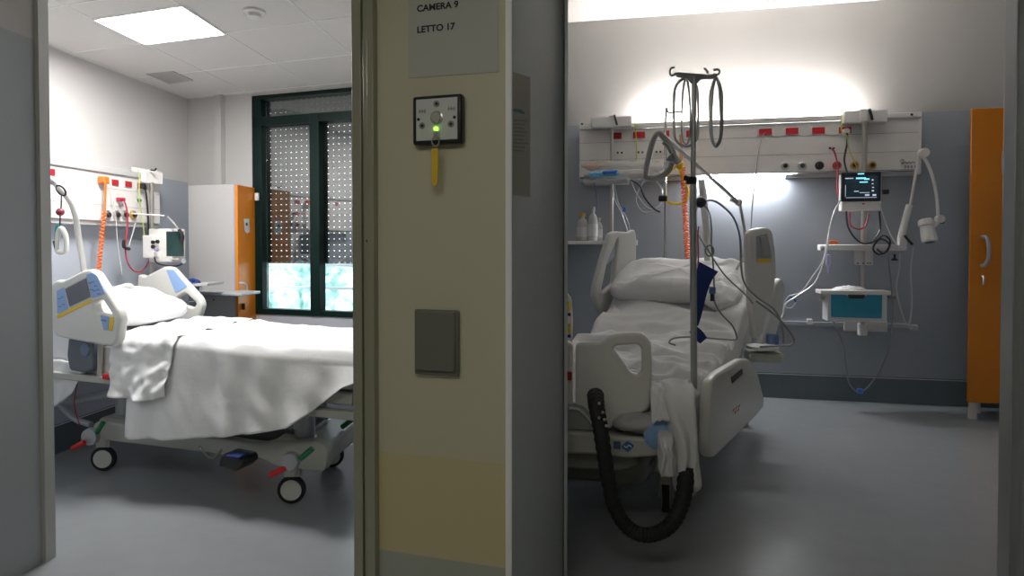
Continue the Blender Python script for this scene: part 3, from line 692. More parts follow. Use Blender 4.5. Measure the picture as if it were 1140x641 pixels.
# bars under the head
mb = MB(); mb.tube([T(-.08, .30, .36), T(.2, .27, .42), T(.35, .24, .45)], .026, sub=3); mb.tube([T(-.05, .30, .40), T(.10, .31, .30), T(.24, .30, .27)], .018, sub=3)
part('lift_arm', mb, M_frameg, bed)
cable('red_lead', [T(.20, .35, .56), T(.17, .35, .46), T(.16, .35, .38), T(.20, .35, .28)], .003, M_redc, 'thin red lead hanging below the head of the left bed')

# bedding, left
def nz3(p, s): return noise.noise(Vector(p)*s)
def lz(u):      # sheet top height
    return .805+.02*math.exp(-((u-1.0)/.3)**2)
def hemz(u):
    pts = [(.5, .30), (.65, .287), (.9, .30), (1.2, .34), (1.5, .39), (1.72, .44), (1.86, .53), (2.04, .66), (2.14, .70)]
    for (a, za), (b, zb_) in zip(pts, pts[1:]):
        if u <= b: t = max(0, (u-a)/(b-a)); return za+(zb_-za)*t
    return .7
def drape(u0, u1, hem, off, amp, seed, farz=.60, vmax=.40):
    def fn(i, j):
        u = u0+(u1-u0)*i; H = lz(u)+off; hz_ = hem(u)
        if j < .12: v = -vmax-.015; z = farz+(H-.03-farz)*(j/.12)
        elif j < .18: t = (j-.12)/.06*PI/2; v = -vmax-.015+.05*(1-math.cos(t)); z = H-.03+.03*math.sin(t)
        elif j < .58: v = -vmax+.035+(2*vmax-.07)*((j-.18)/.40); z = H
        elif j < .66: t = (j-.58)/.08*PI/2; v = vmax-.035+(.055+off)*math.sin(t); z = H-.055*(1-math.cos(t))
        else:
            t = (j-.66)/.34; v = vmax+.02+off+.05*t; z = H-.055+(hz_-H+.055)*t
        p = T(u, v, z); q = V(u*1.0+seed, v*1.1, z*.8)
        if .18 <= j <= .62:
            w = abs(nz3(V(u*2.2+v*1.5, v*3-u, seed), 1.6)); z2 = amp*(.9-2.2*w)+.35*amp*nz3(q, 11)
            p.z += z2
        if j > .6:
            k = (j-.6)/.4
            fold = math.sin(u*23+seed+3*nz3(q, 2.2))*.5+nz3(V(u*3+z*1.6, seed, z*2), 3)*1.3
            p += VN*(amp*1.5*k*fold)-VN*.002
        return p
    return fn
single('bed_sheet', MB().grid(110, 90, drape(.67, 2.13, hemz, 0, .013, 3.1)), M_sheet, 'long white sheet draped over the near side of the left bed', 'sheet', solid=.003, ang=80)
def hem2(u): return .52-.02*math.sin((u-.5)*7)+.03*max(0, u-.9)
def foldfn(i, j):
    base = drape(.55, 1.00, hem2, .016-.012*i, .020, 7.7, .66)
    p = base(i, j)
    if j > .60:
        k = (j-.60)/.40; p += U*(.05*k*(1-i))+U*(-.04*k*i)+VN*.012
        p += VN*(.020*nz3(V(i*5, k*5, 1), 1.3))
    return p
single('blanket', MB().grid(60, 90, foldfn), M_sheet, 'white folded blanket turned down near the pillow of the left bed', 'blanket', solid=.004, ang=80)
def pillow(Tf, cu, cv, cz, hu, hv, hz_, tilt, seed, m, label, wr=.012, ex=.45, ep=.55):
    def fn(i, j):
        th = 2*PI*i; ph = PI*(j-.5)
        def sp(a, e): return math.copysign(abs(a)**e, a)
        x = hu*sp(math.cos(th), ex)*sp(math.cos(ph), ep); y = hv*sp(math.sin(th), ex)*sp(math.cos(ph), ep); z = hz_*sp(math.sin(ph), .9)
        n = nz3(V(x*4+seed, y*5, z*4), 2.0)*wr+abs(nz3(V(x*9, y*3+seed, 1), 1.5))*wr*.8
        z += n*(1 if z > 0 else 0)
        k = 1-.12*abs(y/hv)**3
        x *= k
        return Tf(cu+x*math.cos(tilt)+z*math.sin(tilt), cv+y, cz-x*math.sin(tilt)+z*math.cos(tilt))
    mb = MB().grid(72, 30, fn)
    return single('pillow', mb, m, label, 'pillow', ang=80)
pillow(T, .30, 0, .94, .26, .35, .07, .25, 2.0, M_sheet, 'white pillow at the head of the left bed between its side guards')
def lump(i, j):
    th = 2*PI*i; ph = PI*(j-.5); x = .10*math.cos(th)*math.cos(ph); y = .05*math.sin(th)*math.cos(ph); z = .035*math.sin(ph)
    n = nz3(V(x*20, y*20, z*20+3), 2)*.016
    return T(.46+x, .36+y, .91+z+n)
single('crumpled_towel', MB().grid(40, 20, lump), M_sheet, 'small crumpled white towel by the near guard of the left bed', 'towel', ang=80)
def hang(i, j):
    u = -.06+.40*i; z = .66-(.30-.26*i*i)*j; return T(u, .415+.012*math.sin(u*40+j*3), z)
single('hanging_sheet_corner', MB().grid(24, 16, hang), M_sheet, 'white sheet corner hanging below the screen guard of the left bed', 'sheet', solid=.003, ang=80)
# trapeze pole left
tz = thing('trapeze_pole', T(-.05, -.1, .9), 'cream bent lifting pole rising behind the screen guard of the left bed', 'lifting pole')
D_ = 4.02
part('bent_pole', MB().tube([P(48, 194, 3.40), P(58, 201, 3.44), P(76, 221, 3.52), P(84, 240, 3.58), P(87, 262, 3.66), P(94, 303, 3.86), P(97, 325, 3.95)], .0155, n=12), M_bed, tz)
part('end_band', MB().tube([P(57.5, 200.5, 3.44), P(60.5, 203.5, 3.45)], .019, sub=1), M_frameg, tz)
th_ = thing('patient_trapeze', P(67, 265, 3.47), 'white triangular grab handle with strap and red ball on the lifting pole', 'grab handle')
D2 = 3.47
mb = MB(); c = P(68, 212, D2); mb.tube([c+V(.022*math.cos(t*PI/5), -.02*math.sin(t*PI/5), .026*math.sin(t*PI/5)) for t in range(10)], .005, closed=True)
part('hanging_ring', mb, M_black, th_); mb = MB()
mb.tube([P(68.5, 217, D2), P(68, 232, D2), P(67, 240, D2), P(66.5, 254, D2)], .0035, sub=1)
part('strap', mb, M_black, th_)
part('red_ball', MB().ball(P(67, 236, D2), .021), mat('maroon_ball', (.22, .02, .04), .4), th_)
mb = MB(); mb.tube([P(66, 250, D2), P(63, 254, D2), P(62, 268, D2)], .008); part('teal_strap', mb, mat('teal_strap', (.05, .32, .32), .7), th_)
part('black_clip', MB().tube([P(61.5, 268, D2), P(63, 276, D2)], .012, sub=1), M_black, th_)
part('handle_loop', MB().tube([P(68, 254, D2), P(73, 262, D2), P(74, 276, D2), P(72, 281, D2), P(64, 279, D2), P(64.5, 262, D2)], .013, closed=True), M_bed, th_)
single('grey_post', MB().cyl(P(64.5, 278, 4.1), P(63, 330, 4.1), .014), M_frameg, 'short grey post under the white grab handle of the left bed', 'post')

# ------------------------------------------------------------ RIGHT ROOM head panel
hr = thing('medical_supply_panel', hit(835, 196, PR()), 'long pale medical supply panel under the glowing strip in the right room', 'wall panel')
off = .10; tr_ = PR(off)
ra, rb = hit(645, 170, tr_), hit(1025, 170, tr_); zt = hit(835, 138, tr_).z; zb2 = hit(835, 193.5, tr_).z
ra.z = rb.z = 0; dR = rb-ra; r0 = ra-NR*off
part('body', MB().pbox(r0+Z*zb2, dR, Z*(zt-zb2), NR*off), M_panel, hr, bev=.003)
part('top_rail', MB().pbox(r0+NR*.09+Z*zt, dR, Z*.045, NR*(.03)), M_panel, hr, bev=.008)
part('bottom_rail', MB().pbox(r0+Z*(zb2-.035), dR*.36, Z*.03, NR*.08), M_panel2, hr, bev=.003)
part('bottom_rail', MB().pbox(r0+dR*.63+Z*(zb2-.035), dR*.37, Z*.03, NR*.08), M_panel2, hr, bev=.003)
mb = MB()
for yy in (153.5, 173.5): z = hit(835, yy, tr_).z; mb.pbox(ra+Z*z, dR, Z*.003, NR*.002)
mb.pbox(ra+Z*(zb2+.004), dR, Z*.005, NR*.002)
part('groove_lines', mb, mat('groove', (.30, .30, .30), .6), hr)
part('end_cap', MB().pbox(rb-W*.015+Z*(zb2-.03)-NR*off, W*.018, Z*(zt-zb2+.07), NR*(off+.008)), M_panel, hr, bev=.003)
part('rail_end_screw', disc(1015, 127.5, .010, PR(.121)), M_black, hr)
part('rail_end_screw', disc(648, 138, .010, PR(.121)), M_black, hr)
# brand-like script on the panel: unreadable strokes
mb = MB(); pe = PR(off+.003)
mb.tube([hit(x, y, pe) for x, y in ((1002, 180), (1004, 177.5), (1006, 178.5), (1003.5, 182), (1006, 181.5), (1008, 180), (1010, 181.5), (1012, 180), (1014, 181.5), (1016, 180), (1019, 181.5))], .0035, n=5)
for x in (1008, 1011, 1015, 1019): slab(mb, pe, x-.9, 184.2, x+.9, 187, .001)
part('script_lettering', mb, mat('grey_letter', (.25, .26, .25), .6), hr)
# lamps in panel
ua, ub = hit(716, 135, PR(.025)), hit(943, 128, PR(.025)); ua.z = ub.z = zt+.025
part('uplight_tube', MB().pbox(ua, ub-ua, NR*.05, Z*.012), M_up, hr)
da, db = hit(784, 196, PR(.02)), hit(884, 196, PR(.02)); da.z = db.z = zb2-.016
part('downlight_tube', MB().pbox(da, db-da, NR*.05, Z*.012), M_dn, hr)
gr_ = 'red sockets on the right supply panel'
for x, y, w, lab in ((687.5, 151.2, 9, 'small red socket beside the left pole of the right supply panel'), (711.5, 150.3, 13, 'wide red socket with a yellow green lead, left part of the right supply panel'),
    (742, 149, 6, 'red socket half hidden behind the triangular grab handle'), (768, 149, 8, 'red socket behind the tall drip stand'),
    (852, 147, 14, 'red socket with a grey plug and thin cable, above the bed guard'), (881.5, 146, 14, 'red socket with nothing plugged in, second from the thin grey cable plug'),
    (911, 145.5, 14, 'empty red socket left of the one with white plug'), (940.5, 145, 14, 'dark red socket with the white plug beside the monitor pole')):
    redsock(tr_, x, y, w, 7.2, lab, gr_)
for x, y, m_, lab in ((874, 184.8, M_steel, 'first round gas outlet above the bed guard, silver'), (893, 184.6, M_steel, 'second silver gas outlet, between two others'), (912, 184.4, M_black, 'dark rimmed gas outlet with nothing attached'),
    (931.5, 184.2, M_redc, 'gas outlet with dark red ring and cable'), (951, 184, M_brass, 'brass gas outlet left of the monitor pole'), (970.5, 184, M_brass, 'brass gas outlet right of the monitor pole')):
    gas(tr_, x, y, .034, lab, 'gas outlets on the right supply panel', m_)
for x, y, lab in ((926, 165, 'small white data socket with red lead above the monitor'), (690, 170, 'small grey data socket right of the left pole'), (713, 169.5, 'small black call socket in the left part of the right panel'), (733, 169, 'double data socket inside the triangular handle')):
    t = thing('data_socket', hit(x, y, tr_), lab, 'socket', 'data sockets on the right supply panel')
    part('cover_plate', slab(MB(), tr_, x-5, y-3.6, x+5, y+3.6, .004), M_panel, t, bev=.001)
    mb = MB()
    for d in (-2.2, 2.2): slab(mb, PR(off+.004), x+d-1, y-1.1, x+d+1, y+1.1, .003)
    part('ports', mb, M_black, t)
# vent in the right ceiling
q = [ceilpt(x, y, HR) for x, y in ((849, 2), (843, -8), (898, -12), (905, -1))]; c = sum(q, V(0, 0, 0))/4
cv = thing('ceiling_vent', c, 'dark slatted air vent at the top edge of the right room ceiling', 'vent')
part('backing', MB().ring([inset(1, -.004), inset(1, -.0005)]), M_dark, cv)
mb = MB()
for k in range(16):
    t = (k+.5)/16; a = q[0].lerp(q[3], t); b = q[1].lerp(q[2], t); mb.pbox(a-Z*.010, b-a, (q[3]-q[0])*.028, Z*.006)
part('slats', mb, M_cab, cv)
# clamp brackets
def rb_(mb, x0, y0, x1, y1, o0, o1): return slab(mb, PR(o1), x0, y0, x1, y1, 0, o1-o0)
def bracket(x0, y0, x1, y1, lab, lx):
    t = thing('rail_bracket', hit((x0+x1)/2, y1, PR(.12)), lab, 'bracket', 'clamp brackets on the right panel rail')
    part('housing', rb_(MB(), x0, y0, x1, y1, .12, .20), M_panel, t, bev=.010)
    part('lever', MB().tube([hit(lx, y0-1, PR(.22)), hit(lx+2, y0+6, PR(.23)), hit(lx+3, y1-3, PR(.225))], .010, sub=3), M_black, t)
    part('top_pin', MB().box(hit(lx-2, y0, PR(.2)), W*.05, Z*.008, NR*.02), M_frameg, t)
    return t
bracket(658, 129, 703.5, 142, 'white clamp bracket with black lever above the left pole', 684)
bracket(940, 122.3, 988.5, 136.5, 'white clamp bracket above the monitor pole', 968)
single('panel_pole', MB().cyl(hit(681, 142, PR(.17)), hit(681, 262, PR(.17)), .015), M_steel, 'steel pole with tubing packs at the left of the right supply panel', 'pole')
emp = thing('equipment_pole', hit(962, 380, PR(.2)), 'steel pole carrying the lit monitor and teal drawer', 'pole')
part('pole', MB().cyl(hit(963, 124, PR(.22)), hit(960, 372, PR(.2)), .020), M_steel, emp)
part('end_sleeve', MB().lathe(hit(960, 373, PR(.2)), Z, [(0, .032), (0.005, .036), (.09, .036), (.09, .022)]), M_panel, emp)
part('pole_cap', rb_(MB(), 958, 121, 966.5, 135, .20, .24), M_panel, emp, bev=.008)
wr = thing('wall_rail', hit(940, 362, PR()), 'pale horizontal rail on the wall below the teal drawer', 'rail')
part('rail', rb_(MB(), 860, 359, 1012, 363.5, .0, .025), mat('rail_grey', (.40, .42, .45), .4), wr)
part('lower_plate', rb_(MB(), 940, 357, 988, 369, .025, .04), M_panel, wr, bev=.004)
part('rail_end', rb_(MB(), 1014, 362, 1022, 367.5, .0, .03), M_panel2, wr, bev=.002)
part('rail_clip', rb_(MB(), 899, 355, 904.5, 361, .025, .05), M_panel, wr, bev=.003)
# monitor
PM = .30
mo = thing('patient_monitor', hit(958, 213, PR(PM)), 'patient monitor with a lit black screen on the right room pole', 'monitor')
part('casing', rb_(MB(), 937, 193, 981.5, 234.5, PM-.08, PM), M_panel, mo, bev=.008)
part('bezel', rb_(MB(), 936.5, 191.5, 981, 224, PM-.02, PM+.006), M_black, mo, bev=.006)
sc = part('screen', rb_(MB(), 940, 195, 978, 221.5, PM+.006, PM+.009), M_lit, mo)
mb = MB(); s_ = PM+.0095
for (x0, y0, x1, y1) in ((955, 192.8, 962, 194), (953, 197.5, 964, 199.2), (957, 202, 966, 203.2), (962, 198.5, 968, 200)): rb_(mb, x0, y0, x1, y1, s_, s_+.001)
part('cyan_readout', mb, M_cyan, sc)
mb = MB()
for (x0, y0, x1, y1) in ((941, 198, 950, 199), (951, 212.5, 956, 213.3), (942, 219.5, 976, 220), (970.5, 199.5, 972.5, 201), (970.5, 204, 972.5, 205), (971, 208, 973, 209), (970.5, 211.5, 973, 213), (963, 216, 968, 218), (971.5, 216, 975.5, 218), (941, 206, 941.5, 219), (957, 214, 968, 214.6)): rb_(mb, x0, y0, x1, y1, s_, s_+.001)
part('white_readout', mb, M_whitel, sc)
part('button', rb_(MB(), 960, 226, 962.5, 227.5, PM, PM+.004), M_redp, mo)
part('wall_socket_box', rb_(MB(), 983.5, 211, 990, 216, PM-.1, PM-.07), M_black, mo, bev=.002)
# shelf
sh2 = thing('equipment_shelf', hit(958, 275, PR(.25)), 'narrow white shelf under the lit monitor', 'shelf')
part('board', rb_(MB(), 919, 272, 1001, 279, .10, .34), M_panel, sh2, bev=.008)
part('back_plate', rb_(MB(), 951.5, 279, 972, 295, .20, .225), M_panel, sh2, bev=.003)
for x in (955, 961, 966, 969): part('bolt', disc(x, 293, .006, PR(.226)), M_black, sh2)
part('end_knob', MB().lathe(hit(918, 276, PR(.3)), -W, [(0, .02), (.02, .022), (.03, .015)]), M_gcab, sh2)
part('end_knob', MB().lathe(hit(996, 287, PR(.3)), -Z, [(-.03, .008), (.0, .008), (.01, .024), (.02, .024)]), M_black, sh2)
single('folded_lead', MB().tube([hit(x, y, PR(.3)) for x, y in ((921, 270.5), (927, 268), (933, 270.8), (925, 271), (930, 269.5))], .007), M_orange, 'short orange brown lead lying on the left end of the white shelf', 'cable')
# drawer unit
dw = thing('drawer_unit', hit(955, 360, PR(.3)), 'white drawer unit with a teal drawer front on the pole', 'drawer unit')
part('body', rb_(MB(), 921.5, 326, 987.5, 358, .21, .36), M_panel, dw, bev=.004)
part('top', rb_(MB(), 914, 323.5, 992, 328, .21, .38), M_panel, dw, bev=.004)
pd = PR(.362)
def rl_(x, y): h = hit(x, y, pd)-pd[0]; return (h.dot(W), h.z)
q = [rl_(925, 327.5), rl_(942, 328), rl_(945, 332.5), rl_(961, 332.5), rl_(965, 328), rl_(981.5, 327.5), rl_(981, 354), rl_(925, 352.5)]
dd = part('drawer_front', MB().plate(pd[0]+NR*.008, W, Z, [q], .016, .002, .01), M_teal, dw)
part('finger_gap', rb_(MB(), 944, 328, 963, 333, .355, .363), M_dark, dd)
part('side_knob', MB().lathe(hit(915, 331, PR(.3)), -W, [(-.02, .012), (.01, .022), (.02, .022)]), M_steel, dw)
part('side_knob', MB().lathe(hit(992, 330, PR(.3)), W, [(-.02, .012), (.01, .022), (.03, .018)]), M_gcab, dw)
def bag(i, j):
    x = 926+38*i; a = math.sin(PI*i)**.6; h = hit(x, 323, PR(.27)); d = (j-.5)*2
    return h+NR*(.09*d*a)+Z*(.028*a*(1-d*d)+.014*nz3(V(i*9, j*6, 0), 1)*a+.004)
single('folded_plastic_bag', MB().grid(30, 16, bag), M_sheet2, 'folded translucent bag on top of the teal drawer unit', 'bag', solid=.002, ang=80)
# cables, right
CR = lambda L_, o=.32: [hit(x, y, PR(o)) for x, y in L_]
cable('coiled_black_cable', CR([(942, 235), (944, 252), (952, 265), (962, 271), (975, 268), (984, 262), (991, 268), (988, 279), (978, 283), (972, 276), (980, 266), (990, 272), (984, 282), (976, 277)], .37), .007, M_black, 'black cable coiled at the right of the white shelf')
cable('black_power_cable', CR([(979, 235), (980, 250), (979, 258), (972, 268)], .36), .007, M_black, 'black cable dropping from the right of the lit monitor')
cable('red_monitor_cable', CR([(946, 236), (947, 250), (955, 255), (963, 252), (967, 238)], .35), .006, M_redc, 'dark red cable loop below the lit monitor')
cable('red_panel_cable', CR([(926, 165), (930, 172), (933, 190), (932, 210), (936, 226), (938, 234)], .2), .006, M_redc, 'dark red cable from the data socket behind the lit monitor')
cable('black_panel_cable', CR([(943, 148), (943, 160), (940, 178), (943, 192)], .2), .008, M_black, 'black lead from the dark red socket to the lit monitor')
cable('white_earth_cable', CR([(936, 124), (937, 145), (943, 152), (945, 165), (952, 182), (958, 192)], .22), .0045, M_ygc, 'thin yellow white lead from bracket to the lit monitor')
single('white_plug', MB().lathe(hit(941, 147, PR(.11)), NR, [(0, .028), (.05, .024)]), M_panel, 'white plug in the dark red socket beside the monitor pole', 'plug')
cable('blood_pressure_hose', CR([(924, 252), (921, 275), (917, 292), (907, 315), (890, 328), (875, 338), (872, 350), (866, 356)], .45), .007, M_gtube, 'clear tube curving from the white shelf down towards the bed', 'tube')
cable('infusion_tube', CR([(936, 222), (928, 238), (922, 262), (916, 290), (903, 310), (892, 325), (878, 330), (873, 340), (880, 343), (886, 336), (882, 331)], .42), .005, M_gtube, 'second clear tube looping beside the bed, with a blue clip', 'tube')
single('blue_clip', MB().tube(CR([(880, 330), (884, 332), (886, 336)], .43), .008, sub=2), M_bluep, 'blue clip on the looped clear tube', 'clip')
single('syringe', MB().lathe(hit(922, 290, PR(.36)), -Z, [(-.05, .006), (-.045, .018), (.03, .018), (.05, .006), (.10, .004)]), mat('violet_clear', (.45, .45, .68), .4), 'small violet syringe hanging at the left end of the white shelf', 'syringe')
cable('long_loop_cable', CR([(925, 352), (932, 366), (939, 385), (942, 410), (946, 428), (956, 436), (966, 431), (978, 415), (987, 395), (992, 375), (994, 340), (989, 285)], .35), .006, M_gcab, 'long grey cable looping under the teal drawer almost to the floor')
single('blue_connector', MB().box(hit(957.5, 435, PR(.36)), W*.04, NR*.03, Z*.035), M_bluep, 'blue connector at the bottom of the long cable loop', 'connector', bev=.006)
cable('hanging_white_tube', CR([(1002, 282), (1001, 300), (998, 320), (1003, 345), (1011, 362), (1015, 340), (1014, 300), (1017, 275)], .28), .005, M_gtube, 'pale tube hanging right of the teal drawer', 'tube')
cable('monitor_side_cord', CR([(979, 226), (985, 245), (992, 262), (999, 273)], .3), .005, M_gtube, 'thin white cord from lit monitor to the jointed lamp', 'cord')
# examination lamp
el = thing('examination_lamp', hit(1003, 275, PR(.3)), 'white jointed examination lamp right of the lit monitor', 'lamp')
part('clamp', MB().box(hit(1004, 272, PR(.3)), W*.06, NR*.05, Z*.10), M_panel, el, bev=.01)
part('clamp_screw', MB().tube(CR([(1007, 262), (1012, 268), (1016, 272)], .35), .010, sub=2), M_black, el)
part('lower_arm', MB().tube(CR([(1003, 266), (1007, 248), (1012.5, 228)], .3), lambda t: .028-.004*t, n=12, sub=2), M_panel, el)
part('middle_arm', MB().cyl(hit(1013, 230, PR(.3)), hit(1023, 174, PR(.3)), .010), M_panel, el)
part('elbow', MB().lathe(hit(1026, 171, PR(.26)), NR, [(0, .030), (.01, .036), (.06, .036), (.07, .030)]), M_panel, el)
part('elbow_knob', MB().lathe(hit(1030, 171, PR(.30)), W, [(0, .022), (.02, .022)]), M_black, el)
part('upper_arm', MB().tube(CR([(1026, 172), (1033, 183), (1039, 200), (1043, 222), (1044.5, 243)], .31), .012, n=10), M_panel, el)
part('wrist', MB().lathe(hit(1044, 244, PR(.28)), NR, [(0, .026), (.01, .032), (.05, .032), (.06, .026)]), M_panel, el)
part('wrist_knob', MB().lathe(hit(1047, 246, PR(.31)), W, [(0, .022), (.02, .022)]), M_black, el)
part('yoke', MB().tube(CR([(1044, 247), (1038, 252), (1030, 253)], .34), .016, sub=3), M_panel, el)
hd = hit(1030, 244, PR(.36)); dn = (hit(1035, 268, PR(.40))-hd)
part('lamp_head', MB().lathe(hd, dn, [(0, .04), (.01, .052), (.05, .055), (.055, .046), (.12, .052), (.16, .055), (.18, .05), (.185, .03)], 24), M_panel, el)
part('lens', MB().lathe(hd+dn.normalized()*.183, dn, [(0, .034), (.004, .03)]), M_black, el)
# orange locker right
ol = thing('locker', V(P(1099, 400, 4.67).x, 4.67, 0), 'tall orange locker against the wall at the far right', 'locker')
PK = plane(P(1079, 400, 4.70), NR)
ka = hit(1079.5, 300, PK); zk1 = hit(1095, 120.5, PK).z; zk0 = hit(1095, 448.5, PK).z; ka.z = 0
bk = V(ka.x, ka.y, 0).normalized()*.34
part('body', MB().pbox(ka+W*.008+Z*zk0-NR*.02, W*.62, bk, Z*(zk1-zk0)), mat('locker_side', (.30, .33, .38), .5), ol, bev=.003)
dk = part('door', MB().pbox(ka+Z*zk0, W*.60, -NR*.02, Z*(zk1-zk0)), M_door, ol, bev=.003)
hh = [hit(1093, 264, PK), hit(1095.5, 264.5, PK)+NR*.04, hit(1097, 276, PK)+NR*.05, hit(1096.5, 288, PK)+NR*.045, hit(1093.5, 295, PK)+NR*.03, hit(1093, 295.5, PK)]
part('handle', MB().tube(hh, .014, n=10), M_frameg, dk)
part('key', MB().tube([hit(1093, 307, PK), hit(1093, 308, PK)+NR*.03, hit(1092.5, 317, PK)+NR*.03], .009, sub=2), M_steel, dk)
part('label_holder', MB().pbox(hit(1115, 193, PK)-Z*.0, W*.06, NR*.004, Z*(hit(1115, 168, PK).z-hit(1115, 193, PK).z)), M_frameg, dk)
for aa in (.06, .54): part('foot', MB().lathe(ka+W*aa-NR*.06, Z, [(0, .03), (zk0, .026)]), M_panel, ol)
for aa in (.06, .54): part('foot', MB().lathe(ka+W*aa+bk*.85, Z, [(0, .03), (zk0, .026)]), M_panel, ol)
# shelf with bottles left
bs = thing('wall_shelf', hit(660, 272, PR(.15)), 'narrow pale wall shelf carrying bottles left of the right bed', 'shelf')
part('board', rb_(MB(), 612, 268, 678, 272, .0, .28), M_panel, bs, bev=.004)
part('rail_arm', rb_(MB(), 690, 267, 710, 273, .14, .17), M_panel, bs, bev=.003)
part('rail_arm_bar', rb_(MB(), 678, 269, 692, 271.5, .14, .16), M_panel2, bs)
zsf = hit(645, 268, PR(.28)).z
def bottle(px, h, r, capm, lab, o=.20):
    p = hit(px, 268, PR(o)); p.z = zsf+.002; t = thing('bottle', p, lab, 'bottle', 'bottles on the wall shelf')
    part('body', MB().lathe(p, Z, [(0, r*.9), (.006, r), (h*.62, r), (h*.75, r*.75), (h*.82, r*.38), (h*.9, r*.38)], 20), M_bottle, t)
    part('cap', MB().lathe(p+Z*h*.88, Z, [(0, r*.5), (h*.13, r*.48)], 16), capm, t)
    part('bottle_label', MB().lathe(p+Z*h*.14, Z, [(0, r*1.02), (h*.36, r*1.02)], 20), M_sheet2, t)
bottle(648.5, .24, .050, M_yellow, 'squat bottle with orange yellow cap on the wall shelf')
bottle(660, .29, .042, M_bottle, 'taller clear bottle with a pale cap on the wall shelf', .22)
bottle(666.5, .20, .034, M_bottle, 'small clear bottle on the wall shelf nearest the bed guard', .16)
# wrapped tubing packs on rail
def wrap(x0, y0, x1, y1, o, r, m, lab, nm='wrapped_tubing_pack'):
    a, b = hit(x0, y0, PR(o)), hit(x1, y1, PR(o)); d = b-a; Lg = d.length
    def fn(i, j):
        th = 2*PI*j; e = min(1, math.sin(PI*min(max(i, .02), .98))*3.2); rr = r*e*(1+.25*nz3(V(i*8, math.cos(th)*1.5, math.sin(th)*1.5+o*9), 1.3))
        return a+d*i+Z*(rr*math.sin(th))+NR*(rr*.8*math.cos(th))
    return single(nm, MB().grid(36, 16, fn), m, lab, 'medical pack', ang=80)
wrap(647, 185, 742, 186, .24, .048, M_plastic, 'long translucent wrapped tubing pack with orange end on the pole')
wrap(650, 195, 735, 193, .30, .040, M_plastic, 'lower translucent wrapped pack below the longest one')
wrap(652, 184.5, 668, 184.5, .24, .018, M_orange, 'orange connector inside the left end of the wrapped pack', 'orange_connector')
wrap(655, 194.5, 690, 193, .34, .022, mat('light_blue_wrap', (.12, .42, .72), .5), 'light blue sterile wrap in the lower tubing pack', 'blue_wrap')
wrap(670, 192, 688, 190.5, .37, .014, M_bluep, 'darker blue connector on top of the light blue wrap', 'blue_connector')
single('pack_tray', rb_(MB(), 649, 199, 700, 204, .10, .30), M_panel2, 'grey tray holding the tubing packs under the supply panel', 'tray', bev=.012)
cable('clear_tube_coil', CR([(702, 200), (708, 215), (722, 232), (735, 228), (737, 212), (728, 200), (716, 203), (708, 222), (716, 236), (730, 234)], .35), .006, M_gtube, 'clear tubing coiled below the wrapped packs', 'tube')
cable('black_probe_cable', CR([(702, 200), (712, 206), (718, 220), (728, 232), (735, 236)], .36), .008, M_black, 'black probe cable curving below the wrapped packs')
cable('hanging_drip_line', CR([(682, 204), (684, 222), (692, 238), (700, 262), (704, 275)], .32), .006, M_gtube, 'white drip line hanging from the packs with a blue clamp', 'tube')
cable('second_drip_line', CR([(684, 204), (688, 225), (700, 250), (702, 285)], .3), .004, M_gtube, 'thinner white drip line beside the clamp line', 'tube')
cable('short_violet_tube', CR([(661, 203), (664, 215), (666, 232)], .3), .005, mat('violet_tube', (.18, .18, .42), .4), 'short violet striped tube hanging from the grey tray', 'tube')
single('blue_clamp', MB().box(hit(695, 233, PR(.36)), W*.03, NR*.02, Z*.04), M_bluep, 'small blue clamp on the white drip line', 'clamp', bev=.005)
cable('yellow_hose', CR([(755, 183), (742, 196), (741, 214), (743, 224), (753, 227), (763, 224), (766, 212), (760, 200), (757, 188)], .42), .013, M_yellow, 'yellow hose looped between the grab handle and the drip stand', 'hose')
cable('earth_lead', CR([(706, 129), (708, 150), (709, 170), (708, 182)], .14), .004, M_ygc, 'thin yellow green lead from the left bracket to the socket')
cz = thing('orange_coiled_cable', hit(762, 200, PR(.4)), 'orange and red spiral cable hanging behind the tall drip stand', 'cable')
q0, q1 = hit(760, 186, PR(.42)), hit(765.5, 290, PR(.42)); n_ = 30*8
part('spiral_cable', MB().tube([q0.lerp(q1, i/n_)+W*(.018*math.cos(i*PI/4))+NR*.018*math.sin(i*PI/4) for i in range(n_+1)], .0062, n=6, sub=1), M_orange, cz)
part('plug', MB().tube(CR([(758, 150), (758.5, 160), (758, 180)], .3), lambda t: .014, sub=3), mat('pale_orange', (.72, .35, .18), .5), cz)
part('connector_cluster', MB().ball(hit(757, 184, PR(.43)), .036), M_yellow, cz)
cable('thin_grey_cable', [hit(851, 148, PR(.12)), hit(846, 160, PR(.2)), hit(842, 190, PR(.3)), hit(838, 225, PR(.4)), hit(836, 254, PR(.5))], .005, M_gcab, 'thin grey cable from a red socket to the bed guard')

# drip pole chrome near headboard
single('chrome_drip_rod', MB().tube([hit(760, 124, PR(.5)), hit(745, 126, PR(.5)), hit(741, 133, PR(.5)), hit(740.5, 290, PR(.5))], .0095, n=10, sub=4), M_chrome, 'thin chrome rod bent at the top, left of the tall drip stand', 'rod')
single('black_rod_clamp', MB().box(hit(738, 221, PR(.52)), W*.07, NR*.05, Z*.05), M_black, 'black clamp on the thin chrome rod', 'clamp', bev=.01)

# ------------------------------------------------------------ RIGHT BED
RC = V(1.387, 4.796, 0); UR = V(-.477, -.879, 0).normalized(); VR = W
def TR(u, v, z): return RC+UR*u+VR*v+Z*z
def tbr(mb, u0, u1, v0, v1, z0, z1): return mb.pbox(TR(u0, v0, z0), UR*(u1-u0), VR*(v1-v0), Z*(z1-z0))
rbd = thing('hospital_bed', TR(1.2, 0, 0), 'cream hospital bed in the right room, foot end towards the door', 'bed')
PG = plane(TR(0, .52, 0), V(-UR.y, UR.x, 0))
if PG[1].x < 0: PG = (PG[0], -PG[1])
nG = PG[1]; eG = UR
